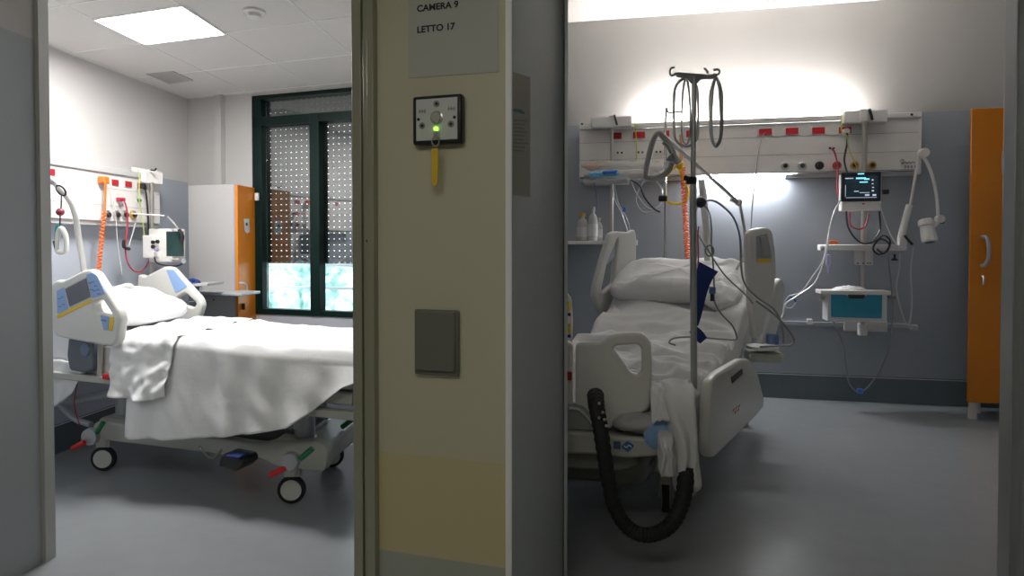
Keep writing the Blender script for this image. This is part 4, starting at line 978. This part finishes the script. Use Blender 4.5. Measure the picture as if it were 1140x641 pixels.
# backrest + deck
mb = MB(); mb.ring([[TR(.12, -.44, .98), TR(.12, .44, .98), TR(.12, .44, 1.09), TR(.12, -.44, 1.09)], [TR(.95, -.44, .60), TR(.95, .44, .60), TR(.95, .44, .72), TR(.95, -.44, .72)], [TR(2.30, -.44, .49), TR(2.30, .44, .49), TR(2.30, .44, .60), TR(2.30, -.44, .60)]])
part('mattress', mb, M_sheet2, rbd, bev=.03, seg=4)
mb = MB(); tbr(mb, .1, 2.3, -.42, .42, .42, .48); part('deck', mb, M_bed2, rbd, bev=.008)
mb = MB(); tbr(mb, 2.12, 2.34, -.40, .36, .42, .52); part('foot_frame', mb, M_bed2, rbd, bev=.015)
mb = MB(); tbr(mb, 1.85, 2.2, -.30, .26, .22, .36); part('base_cover', mb, mat('bed_under', (.20, .21, .20), .5), rbd, bev=.03)
mb = MB(); tbr(mb, .2, 2.0, .22, .30, .22, .30); part('base_beam', mb, M_bed2, rbd, bev=.015)
mb = MB(); tbr(mb, .2, 2.0, -.30, -.22, .22, .30); part('base_beam', mb, M_bed2, rbd, bev=.015)
for (u, v) in ((.12, .40), (1.9, .28), (.12, -.36), (1.9, -.30)): caster(rbd, TR(u, v, .073), VR, r=.072, w=.034)
for u in (.5, 1.75): part('lift_column', MB().lathe(TR(u, 0, .26), Z, [(0, .06), (.14, .06), (.145, .05), (.3, .05)], 20), M_frameg, rbd)
mb = MB().plate(TR(.03, 0, .82), VR, Z, [[(-.42, -.28), (.42, -.28), (.43, .15), (.35, .22), (-.35, .22), (-.43, .15)]], .04, .012, .05); part('headboard', mb, M_bed, rbd)
# footboard halves
PF = plane(TR(2.38, 0, 0), V(W.y, -W.x, 0)); nF = PF[1]
def fpt(x, y): h = hit(x, y, PF)-PF[0]; return (h.dot(W), h.z)
outl = [(641, 380), (670, 380), (680, 371.5), (700, 369.5), (716, 370), (724.5, 380), (726, 410), (724, 450), (718, 458), (700, 460), (688, 464), (680, 476), (655, 482), (641, 482)]
hole = [(681, 384.5), (713.5, 382), (714, 411), (709, 416), (702, 414)]
O1 = [fpt(*p) for p in outl]; H1 = [fpt(*p) for p in hole]
fb = part('footboard', MB().plate(PF[0]+nF*.0, W, Z, [O1, H1], .045, .012, .03), M_bed, rbd)
mid = fpt(640, 400)[0]
fb2 = part('footboard', MB().plate(PF[0]+nF*-.01, W, Z, [[(2*mid-a-.004, b) for a, b in O1], [(2*mid-a-.004, b) for a, b in H1]], .045, .012, .03), M_bed, rbd)
part('red_mark', MB().box(PF[0]+W*(mid-.03)+Z*fpt(637, 417)[1]+nF*.03*(1 if nF.y < 0 else -1), W*.04, Z*.035, nF*.01), M_red, fb2)
# foot end beam with emblem
sgF = 1 if nF.y < 0 else -1
PE = plane(TR(2.40, 0, 0), nF)
def ept(x, y, pl=None): h = hit(x, y, pl or PE)-PE[0]; return (h.dot(W), h.z)
part('end_beam', MB().plate(PE[0], W, Z, [[ept(*p) for p in ((600, 478), (634, 476), (690, 482), (735, 486), (738, 503), (700, 506), (660, 502), (600, 500))]], .10, .012, .02), M_bed2, rbd)
part('end_beam_lower', MB().plate(PE[0]-nF*sgF*.06, W, Z, [[ept(*p) for p in ((600, 500), (705, 508), (712, 520), (690, 526), (600, 522))]], .08, .01, .02), mat('bed_low', (.24, .24, .22), .5), rbd)
PE2 = plane(PE[0], nF, .053*sgF)
dm = part('diamond_emblem', MB().plate(PE2[0], W, Z, [[ept(*p, PE2) for p in ((691, 497), (698.5, 490.5), (706.5, 496), (699, 503.5))]], .003, .0005, .006), mat('emblem_blue', (.04, .16, .42), .5), rbd)
mb = MB(); mb.tube([hit(x, y, plane(PE[0], nF, .056*sgF)) for x, y in ((694.5, 496), (697.5, 498), (700, 495.5), (703, 497.5))], .003, n=5)
part('emblem_stroke', mb, M_sheet2, dm)
part('blue_label', MB().plate(PE2[0], W, Z, [[ept(*p, PE2) for p in ((683, 491), (691, 491.5), (691, 500), (683, 499))]], .003, .0005, .004), mat('label_blue', (.08, .13, .22), .5), rbd)
part('foot_label', MB().plate(PE2[0], W, Z, [[ept(*p, PE2) for p in ((632, 484), (638, 484), (638, 492), (632, 492))]], .003, .0005, .004), M_panel2, rbd)
# blue bumper
part('corner_bumper', MB().lathe(hit(733, 483, PE2), nF*sgF, [(-.05, .06), (.01, .06), (.02, .045), (.022, .01)], 24), M_blue, rbd)
# folded cover below footboard
part('motor_cover', MB().plate(PE[0]-nF*sgF*.0, W, Z, [[ept(*p) for p in ((600, 452), (650, 450), (664, 470), (664, 478), (600, 476))]], .06, .01, .03), mat('cover_mid', (.30, .31, .30), .5), rbd)
part('clear_hose', MB().tube([hit(x, y, PE2) for x, y in ((634, 454), (645, 456), (655, 466), (662, 476))], .006), M_gtube, rbd)
# foot right guard
GPT = [(786, 424), (792, 416), (822, 399), (830, 399.5), (838, 410), (846, 440), (846, 452), (838, 462), (790, 508), (785, 508), (783, 495)]
def g2(x, y, pl=PG): h = hit(x, y, pl)-pl[0]; return (h.dot(eG), h.z)
gg1 = part('side_guard', MB().plate(PG[0], eG, Z, [[g2(*p) for p in GPT]], .05, .014, .05), M_bed, rbd)
PG2 = plane(PG[0], nG, -.027)
for sgn in (1,):
    pl = plane(PG[0], nG, .0265 if (CP-PG[0]).dot(nG) > 0 else -.0265)
    part('grip_recess', MB().plate(pl[0], eG, Z, [[g2(x, y, pl) for x, y in ((814, 420), (826, 410), (827, 416), (815, 427))]], .003, .0005, .01), M_dark, gg1)
    mb = MB()
    for x, y in ((817, 456), (820, 453.5), (823, 451.5), (819, 458.5), (822, 456)): c_ = g2(x, y, pl); mb.box(pl[0]+eG*c_[0]+Z*c_[1], eG*.05, Z*.010, nG*.002)
    part('red_lettering', mb, mat('faded_red', (.55, .18, .18), .6), gg1)
mb = MB(); tbr(mb, 1.0, 1.1, .42, .50, .30, .46); tbr(mb, 1.6, 1.7, .42, .50, .30, .46); part('guard_bracket', mb, M_frameg, rbd, bev=.01)
# head right guard: leaning panel with keypad
def loft(pts_list, th, nrm): return None
PH = plane(TR(.55, .55, 0), V(W.y, -W.x, 0)+V(-.0, 0, 0))
DH = 4.15
def hp_(x, y, D): return P(x, y, D)
eH = V(.80, .60, 0).normalized(); nH = V(eH.y, -eH.x, 0)
PHG = plane(P(845, 320, 4.05), nH)
def h2(x, y, off=0): pl = plane(PHG[0], nH, off); h = hit(x, y, pl)-PHG[0]; return (h.dot(eH), h.z)
O2 = [h2(*p) for p in ((830, 270), (832, 257), (840, 254), (850, 253), (856, 256), (860, 280), (861, 300), (857, 330), (850, 350), (845, 372), (838, 378), (834, 340))]
hg = part('side_guard', MB().plate(PHG[0], eH, Z, [O2], .05, .014, .04), M_bed, rbd)
pl = .027
part('keypad', MB().plate(PHG[0]+nH*pl, eH, Z, [[h2(x, y, pl) for x, y in ((842, 263), (854, 260), (859, 285), (858, 290), (842, 291))]], .004, .001, .01), mat('grey_pad', (.36, .38, .42), .5), hg)
part('orange_strip', MB().plate(PHG[0]+nH*(pl+.001), eH, Z, [[h2(x, y, pl) for x, y in ((843, 288), (858, 287.5), (858, 292), (843, 292.5))]], .004, .001, .003), M_yellow, hg)
part('handset', MB().plate(PHG[0]+nH*(pl+.006), eH, Z, [[h2(x, y, pl) for x, y in ((844.5, 264), (850, 263), (853, 284), (848, 286))]], .016, .003, .008), M_cab, hg)
part('guard_tail', MB().plate(PHG[0]-nH*.06, eH, Z, [[h2(x, y, -.1) for x, y in ((852, 318), (860, 308), (864, 318), (862, 345), (855, 370), (849, 392), (838, 396), (838, 380), (848, 350))]], .05, .014, .03), M_bed, rbd)
part('blue_grip', MB().plate(PHG[0]-nH*.03, eH, Z, [[h2(x, y, -.03) for x, y in ((846, 332), (853, 326), (852, 340), (847, 350))]], .07, .01, .01), mat('slate_blue2', (.10, .18, .30), .5), rbd)
part('side_tray', MB().box(P(850, 396, 4.15), V(.22, -.03, 0), V(.04, .20, 0), Z*.06), M_bed2, rbd, bev=.015)
part('tray_lid', MB().lathe(P(849, 388, 4.10), Z, [(0, .10), (.02, .10), (.025, .08)], 24), M_bed, rbd)
single('blue_cup', MB().lathe(P(860, 386.5, 4.15), Z, [(0, .038), (.005, .04), (.08, .040), (.085, .037)], 24), mat('muted_blue_cup', (.12, .20, .38), .45), 'small blue round pot beside the head guard of the right bed', 'pot')
# head left guard
eL = V(.78, .62, 0).normalized(); nLg = V(eL.y, -eL.x, 0)
PLG = plane(P(676, 300, 4.55), nLg)
def l2(x, y, off=0): pl = plane(PLG[0], nLg, off); h = hit(x, y, pl)-PLG[0]; return (h.dot(eL), h.z)
z8 = lambda pts: zc(620, 230, 3.117, pts)
O3 = [l2(*p) for p in z8([(178, 92), (195, 85), (245, 88), (262, 78), (268, 100), (268, 190), (240, 200), (200, 290), (180, 345), (172, 390), (140, 365), (122, 310), (125, 270), (150, 180)])]
H3 = [l2(*p) for p in z8([(205, 105), (198, 175), (190, 265), (150, 300), (148, 285), (168, 190)])]
lg = part('side_guard', MB().plate(PLG[0], eL, Z, [O3, H3], .05, .014, .02), M_bed, rbd)
part('keypad', MB().plate(PLG[0]+nLg*.0, eL, Z, [[l2(*p) for p in z8([(200, 105), (195, 175), (165, 205), (172, 165), (190, 110)])]], .03, .004, .008), mat('pale_grey_blue', (.38, .42, .50), .5), lg)
# left foot guard edge with control keys
PQ = plane(P(633, 350, 3.55), V(0, -1, 0))
def q2(x, y): h = hit(x, y, PQ)-PQ[0]; return (h.x, h.z)
kk = part('side_guard', MB().plate(PQ[0], V(1, 0, 0), Z, [[q2(*p) for p in ((612, 400), (612, 330), (626, 326), (631, 325), (636, 331), (637.5, 350), (637, 384), (634, 400))]], .06, .012, .03), M_bed, rbd)
for y in (336.5, 361.5): part('orange_key', MB().box(P(631.5, y+4, 3.51), V(.036, 0, 0), V(0, .01, 0), Z*.055), M_yellow, kk, bev=.003)
for y in (350, 374): part('blue_key', MB().box(P(632, y, 3.51), V(.034, 0, 0), V(0, .01, 0), Z*.016), M_dblue, kk)
# bedding right
def rz(u):
    if u < .95: return 1.09+(0.735-1.09)*((u-.12)/.83)
    return .735+(.615-.735)*((u-.95)/1.35)
def rsheet(i, j):
    u = .42+1.92*i; H = rz(u)+.014; amp = .036
    if j < .12: v = -.46; z = H-.20+.18*(j/.12)
    elif j < .80: v = -.45+.88*((j-.12)/.68); z = H
    elif j < .88: t = (j-.80)/.08*PI/2; v = .43+.035*math.sin(t); z = H-.04*(1-math.cos(t))
    else: t = (j-.88)/.12; v = .465+.01*t; z = H-.04-(.10)*t
    n = nz3(V(u*3.0-v*1.2, v*1.6+u*.8, 4.4), 1.7); z += amp*(1-3*abs(n))*(1 if .1 < j < .86 else .3)+.010*math.sin(u*19+3*nz3(V(u, v, 1), 2))*(1-abs(v)*.8)
    z += .004*nz3(V(u, v, 0), 16)
    if .12 < j < .82: z += .016*(.5-abs(nz3(V(u*5+v*1.1, v*1.3, 8), 1.6))*2.2)
    return TR(u, v, z)
single('bed_sheet', MB().grid(130, 70, rsheet), M_sheet2, 'wrinkled off-white sheet covering the right bed', 'sheet', solid=.003, ang=80)
pillow(TR, .34, -.02, 1.06, .27, .45, .085, .42, 5.0, M_sheet2, 'wide creased white pillow at the raised head of the right bed', .030, .28, .42)
def lumpr(i, j):
    th = 2*PI*i; ph = PI*(j-.5); x = .22*math.cos(th)*math.cos(ph); y = .13*math.sin(th)*math.cos(ph); z = .085*math.sin(ph)
    n = nz3(V(x*7, y*9, z*9+3), 2)*.035
    return TR(.52+x, .30+y, 1.00-.35*x+z+n)
single('crumpled_pillowcase', MB().grid(50, 26, lumpr), M_sheet2, 'crumpled white cloth on the right side of the right bed pillow', 'cloth', ang=80)
# sheet falling over the foot corner, two lobes
def fall(x0, x1, ytop, ybot, D, seed, bulge=.03):
    def fn(i, j):
        th = 2*PI*i
        y = ytop+(ybot-ytop)*j; xc = (x0(j)+x1(j))/2; hw = (x1(j)-x0(j))/2
        e = min(1, (1-j)*14+.25); hw *= .75+.25*e
        c = P(xc+hw*math.cos(th), y, D+.22*(1-j)**5)
        c.x += .006*nz3(V(j*6, seed, math.sin(th)), 1.2)
        return c+V(0, bulge*e*math.sin(th)*(1+.3*math.sin(j*5))+.014*e*math.sin(4*th+seed+3*nz3(V(j*2, seed, math.cos(th)), 1.2)), 0)
    return MB().grid(60, 26, fn)
single('hanging_sheet', fall(lambda j: 735+14*j+4*math.sin(j*3), lambda j: 768+13*j**.6, 424, 546, 2.50, 1.0, .05), M_sheet2, 'long off-white sheet end hanging from the right bed foot corner', 'sheet', ang=80)
single('hanging_sheet', fall(lambda j: 733-2*j+3*j*j, lambda j: 748+6*j-2*j*j, 470, 530, 2.44, 3.0, .03), M_sheet2, 'shorter rolled sheet end left of the long hanging one', 'sheet', ang=80)
single('sheet_tail', fall(lambda j: 757+9*j, lambda j: 770+6*j-2*j*j, 530, 551, 2.53, 5.0, .02), M_sheet2, 'narrow strap end showing below the long hanging sheet', 'sheet', ang=80)
def topfall(i, j):
    a = TR(2.12+.22*i, .10+.36*j, .0); z = rz(2.2)+.02-.03*i*i-.10*(i**3)+.014*nz3(V(i*4, j*5, 2), 1.5); a.z = z; return a
def flap(i, j):
    x = 724+44*j; y0 = 418+12*j
    t = i; p0 = P(722+48*j, 424+10*j, 2.74); p1 = P(722+30*j+4*t, 474-4*j, 2.50)
    p = p0.lerp(p1, t); p.z += .05*math.sin(PI*t*.9)+.012*nz3(V(i*4, j*6, 3), 1.4); return p
single('sheet_fold', MB().grid(24, 30, flap), M_sheet2, 'loose sheet fold spilling over the foot end beside the footboard', 'sheet', solid=.004, ang=80)
# crumpled cover near bumper
def lump2(i, j):
    th = 2*PI*i; ph = PI*(j-.5); x = 32*math.cos(th)*math.cos(ph); y = 11*math.sin(ph)
    return P(714+x, 470+y-4*math.cos(th)*math.cos(ph)*0+2.5*nz3(V(x*.2, y*.3, 2), 1.2), 2.62)-V(0, .07*math.sin(th)*math.cos(ph), 0)
single('plastic_cover', MB().grid(40, 20, lump2), M_cab, 'crumpled grey white plastic cover under the footboard of the right bed', 'cover', ang=80)
# black corrugated hose
hosep = [P(x, y, D) for x, y, D in ((663, 440, 2.56), (664, 452, 2.48), (669, 480, 2.44), (675, 520, 2.42), (683, 560, 2.42), (697, 585, 2.42), (715, 595, 2.42), (735, 592, 2.42), (751, 578, 2.42), (761, 552, 2.45), (764, 520, 2.48))]
pts = hosep
single('thick_black_strap', MB().tube(hosep, lambda t: .034-.006*math.sin(PI*t)+.0018*math.sin(t*260), n=14, sub=14), M_rub, 'thick black hose looping down below the footboard', 'hose')
mb = MB()
for x, y in ((667, 449), (671, 459), (675, 474), (667, 465), (673, 467)): mb.ball(P(x, y, 2.405), .006, 6)
single('hose_clips', mb, M_steel, 'small shiny studs on the top of the thick black hose', 'studs')
cable('floor_cable', [P(x, y, 2.9) for x, y in ((648, 500), (655, 520), (672, 536), (695, 541), (715, 530), (728, 510))], .006, M_gcab, 'thin grey cable drooping under the foot of the right bed')
# drip stand
ds = thing('drip_stand', P(771, 435, 2.95), 'tall grey drip stand with hooks rising from the right bed corner', 'drip stand')
DS = 2.95
part('pole', MB().cyl(P(772.5, 432, DS), P(771.5, 205, DS), .0155, n=18), M_pole, ds)
part('upper_pole', MB().cyl(P(771.5, 207, DS), P(773, 88, DS), .0115, n=16), M_pole, ds)
part('collar', MB().box(P(769.5, 201, DS), V(.045, 0, 0), V(0, .045, 0), Z*.035), M_black, ds, bev=.008)
part('collar_knob', MB().cyl(P(770, 200, DS), P(763, 198, DS-.02), .012), M_black, ds)
mb = MB().plate(P(773, 84, DS), V(1, 0, 0), Z, [[(-.085, .014), (-.02, .010), (.06, .004), (.105, .004), (.105, -.016), (.03, -.018), (.012, -.04), (-.010, -.04), (-.03, -.016), (-.085, -.006)]], .02, .004, .01)
part('hook_bar', mb, M_pole, ds)
def hook(pts): return MB().tube([P(x, y, DS) for x, y in pts], .0055, n=8)
for hk in (((753, 81), (748, 84), (745.5, 80), (747, 76), (751, 75)), ((788, 82), (787, 79), (784, 75.5)), ((794, 82), (799, 83), (801, 79), (798, 77), (794.5, 78)), ((781, 85), (776, 89), (772, 87))):
    part('hook', hook(hk), M_pole, ds)
def loop(name, xs, lab, D):
    t = thing('bottle_holder', P(xs[0], 120, D), lab, 'bottle holder', 'wire bottle holders on the drip stand')
    a, b = xs
    m_ = (a+b)/2
    part('wire_loop', MB().tube([P(x, y, D) for x, y in ((m_, 87), (a+3, 94), (a, 108), (a, 140), (a+2, 156), (m_, 163), (b-2, 156), (b, 140), (b, 108), (b-3, 94))], .0065, n=8, closed=True), M_pole, t)
    part('wire_loop', MB().tube([P(m_+x*.9, y, D+dd_) for x, y, dd_ in ((0, 88, 0), (-3, 96, .03), (-5, 120, .06), (-5, 150, .05), (0, 161, 0), (5, 150, -.05), (5, 120, -.06), (3, 96, -.03))], .0050, n=8, closed=True), M_pole, t)
    return t
loop('l', (750.5, 777), 'wider wire bottle holder hanging left of the drip stand pole', DS+.08)
loop('r', (790.5, 804), 'narrower wire bottle holder hanging at the right end hook', DS)
# trapeze on right bed
tpz = thing('patient_trapeze', P(735, 175, 4.1), 'grey triangular grab handle hanging in front of the right supply panel', 'grab handle')
part('triangle', MB().tube([P(x, y, 4.1) for x, y in ((732, 149), (726, 160), (719, 192), (722, 198), (732, 198), (744, 190), (749, 176), (748, 166), (738, 152))], .019, n=10, closed=True, sub=5), mat('handle_grey', (.34, .34, .33), .5), tpz)
part('strap', MB().tube([P(738, 158, 4.05), P(745, 166, 4.05), P(751, 178, 4.05)], .011, sub=2), M_gcab, tpz)
part('strap_pad', MB().plate(P(749, 178, 4.05), V(1, 0, 0), Z, [[(-.05, .0), (0, .06), (.06, -.01), (.03, -.03)]], .02, .004, .01), M_frameg, tpz)
arm = thing('lamp_arm', P(780, 190, 4.3), 'long thin chrome jointed arm reaching above the right bed', 'arm')
part('upper_arm', MB().cyl(P(738, 150, 4.12), P(824, 227, 4.45), .013), M_chrome, arm)
part('joint', MB().ball(P(822, 225, 4.45), .026), M_steel, arm)
part('joint_screw', MB().cyl(P(814, 222, 4.42), P(822, 226, 4.45), .014), M_steel, arm)
part('lower_arm', MB().tube([P(824, 228, 4.45), P(829, 258, 4.45), P(831, 282, 4.45), P(826, 290, 4.45), P(820, 300, 4.45)], .010, sub=3), M_steel, arm)
single('cream_post', MB().tube([P(781, 200, 4.5), P(785, 240, 4.5), P(788, 290, 4.5)], .024, n=12, sub=4), M_bed, 'cream lifting post rising behind the pillow of the right bed', 'post')
# black tube clamp & respiratory cable set
DB = 3.6
single('black_clamp', MB().ball(P(780, 225, DB), .032), M_black, 'black clamp knob on the drip stand side', 'clamp')
cable('cable_arch', [P(x, y, DB) for x, y in ((782, 225), (793, 223), (804, 229), (817, 243), (824, 265), (825, 295), (829, 315), (842, 330), (860, 343), (868, 355), (872, 372), (872, 382))], .0055, M_gcab, 'dark cable arching from the black clamp over the head guard')
cable('cable_loop_right', [P(x, y, 3.75) for x, y in ((842, 335), (862, 350), (876, 365), (884, 378), (880, 384), (866, 385), (846, 386))], .006, M_gcab, 'grey cable bulging out right of the head guard')
cable('sensor_cable', [P(x, y, DB) for x, y in ((781, 226), (789, 235), (792, 250), (792, 270), (794, 295), (795, 320), (795, 334), (802, 348), (815, 362), (820, 374), (818, 378), (800, 377), (775, 375), (752, 376), (745, 381), (752, 384))], .0048, M_gcab, 'dark sensor cable hanging onto the sheet of the right bed')
cable('sensor_cable_two', [P(x, y, DB) for x, y in ((779, 226), (774, 238), (775, 255), (781, 268), (788, 278), (806, 305), (830, 328), (838, 338))], .0045, M_gcab, 'dark cable crossing diagonally to the head guard')
mb = MB(); c = P(790, 279, DB-.02); mb.tube([c+V(.024*math.cos(t*PI/6), 0, .03*math.sin(t*PI/6)) for t in range(12)], .005, closed=True)
single('cable_tie_loop', mb, M_gcab, 'small round cable loop above the blue sensor', 'cable loop')
single('red_clip_cable', MB().tube([P(778, 252, DB), P(777, 262, DB), P(777.5, 285, DB), P(777, 305, DB)], .0045), M_redc, 'dark red cable end beside the drip stand', 'cable')
sen = thing('blue_inline_sensor', P(795, 322, DB), 'small blue sensor block on the hanging dark cable', 'sensor')
part('block', MB().box(P(793, 323, DB-.01), V(.032, 0, 0), V(0, .03, 0), Z*.042), mat('sensor_blue', (.12, .20, .42), .5), sen, bev=.004)
part('stub', MB().cyl(P(793, 327, DB-.01), P(793, 335, DB-.01), .012), M_black, sen)
# dark blue cuff strap on the sheet
def strap(pts, w, lab):
    L_ = [P(*p) for p in pts]; n = len(L_)
    mb = MB(); rr = []
    sm = []
    for i in range(n-1):
        a, b, c_, d = L_[max(i-1, 0)], L_[i], L_[i+1], L_[min(i+2, n-1)]
        for k in range(8):
            t = k/8; sm.append(.5*((2*b)+(c_-a)*t+(2*a-5*b+4*c_-d)*t*t+(3*b-a-3*c_+d)*t**3))
    sm.append(L_[-1])
    for i, p in enumerate(sm):
        t = (sm[min(i+1, len(sm)-1)]-sm[max(i-1, 0)]).normalized(); s_ = V(0, 1, 0).cross(t).normalized(); f = i/(len(sm)-1); ww = w(f)
        rr.append([p+s_*ww-V(0, .006, 0), p-s_*ww-V(0, .006, 0), p-s_*ww+V(0, .006, 0), p+s_*ww+V(0, .006, 0)])
    mb.ring(rr); return mb
cf = thing('pressure_cuff', P(785, 310, 3.4), 'dark blue fabric cuff standing on the sheet beside the drip stand', 'cuff')
part('cuff_sleeve', strap([(789, 297, 3.40), (783, 309, 3.40), (779, 325, 3.40), (776, 345, 3.40), (773, 362, 3.42)], lambda f: .056-.036*f, ''), M_dblue, cf)
part('cuff_tail', strap([(771, 366, 3.25), (777, 372, 3.25), (783, 379, 3.25)], lambda f: .022+.005*math.sin(f*3), ''), M_dblue, cf)

# ------------------------------------------------------------ light
w = bpy.data.worlds.new('world'); S.world = w; w.use_nodes = True
bg = w.node_tree.nodes['Background']; bg.inputs[0].default_value = (.80, .90, 1, 1); bg.inputs[1].default_value = 6
S.view_settings.view_transform = 'Standard'; S.view_settings.look = 'None'; S.view_settings.exposure = 0; S.view_settings.gamma = 1
S.view_settings.use_curve_mapping = False
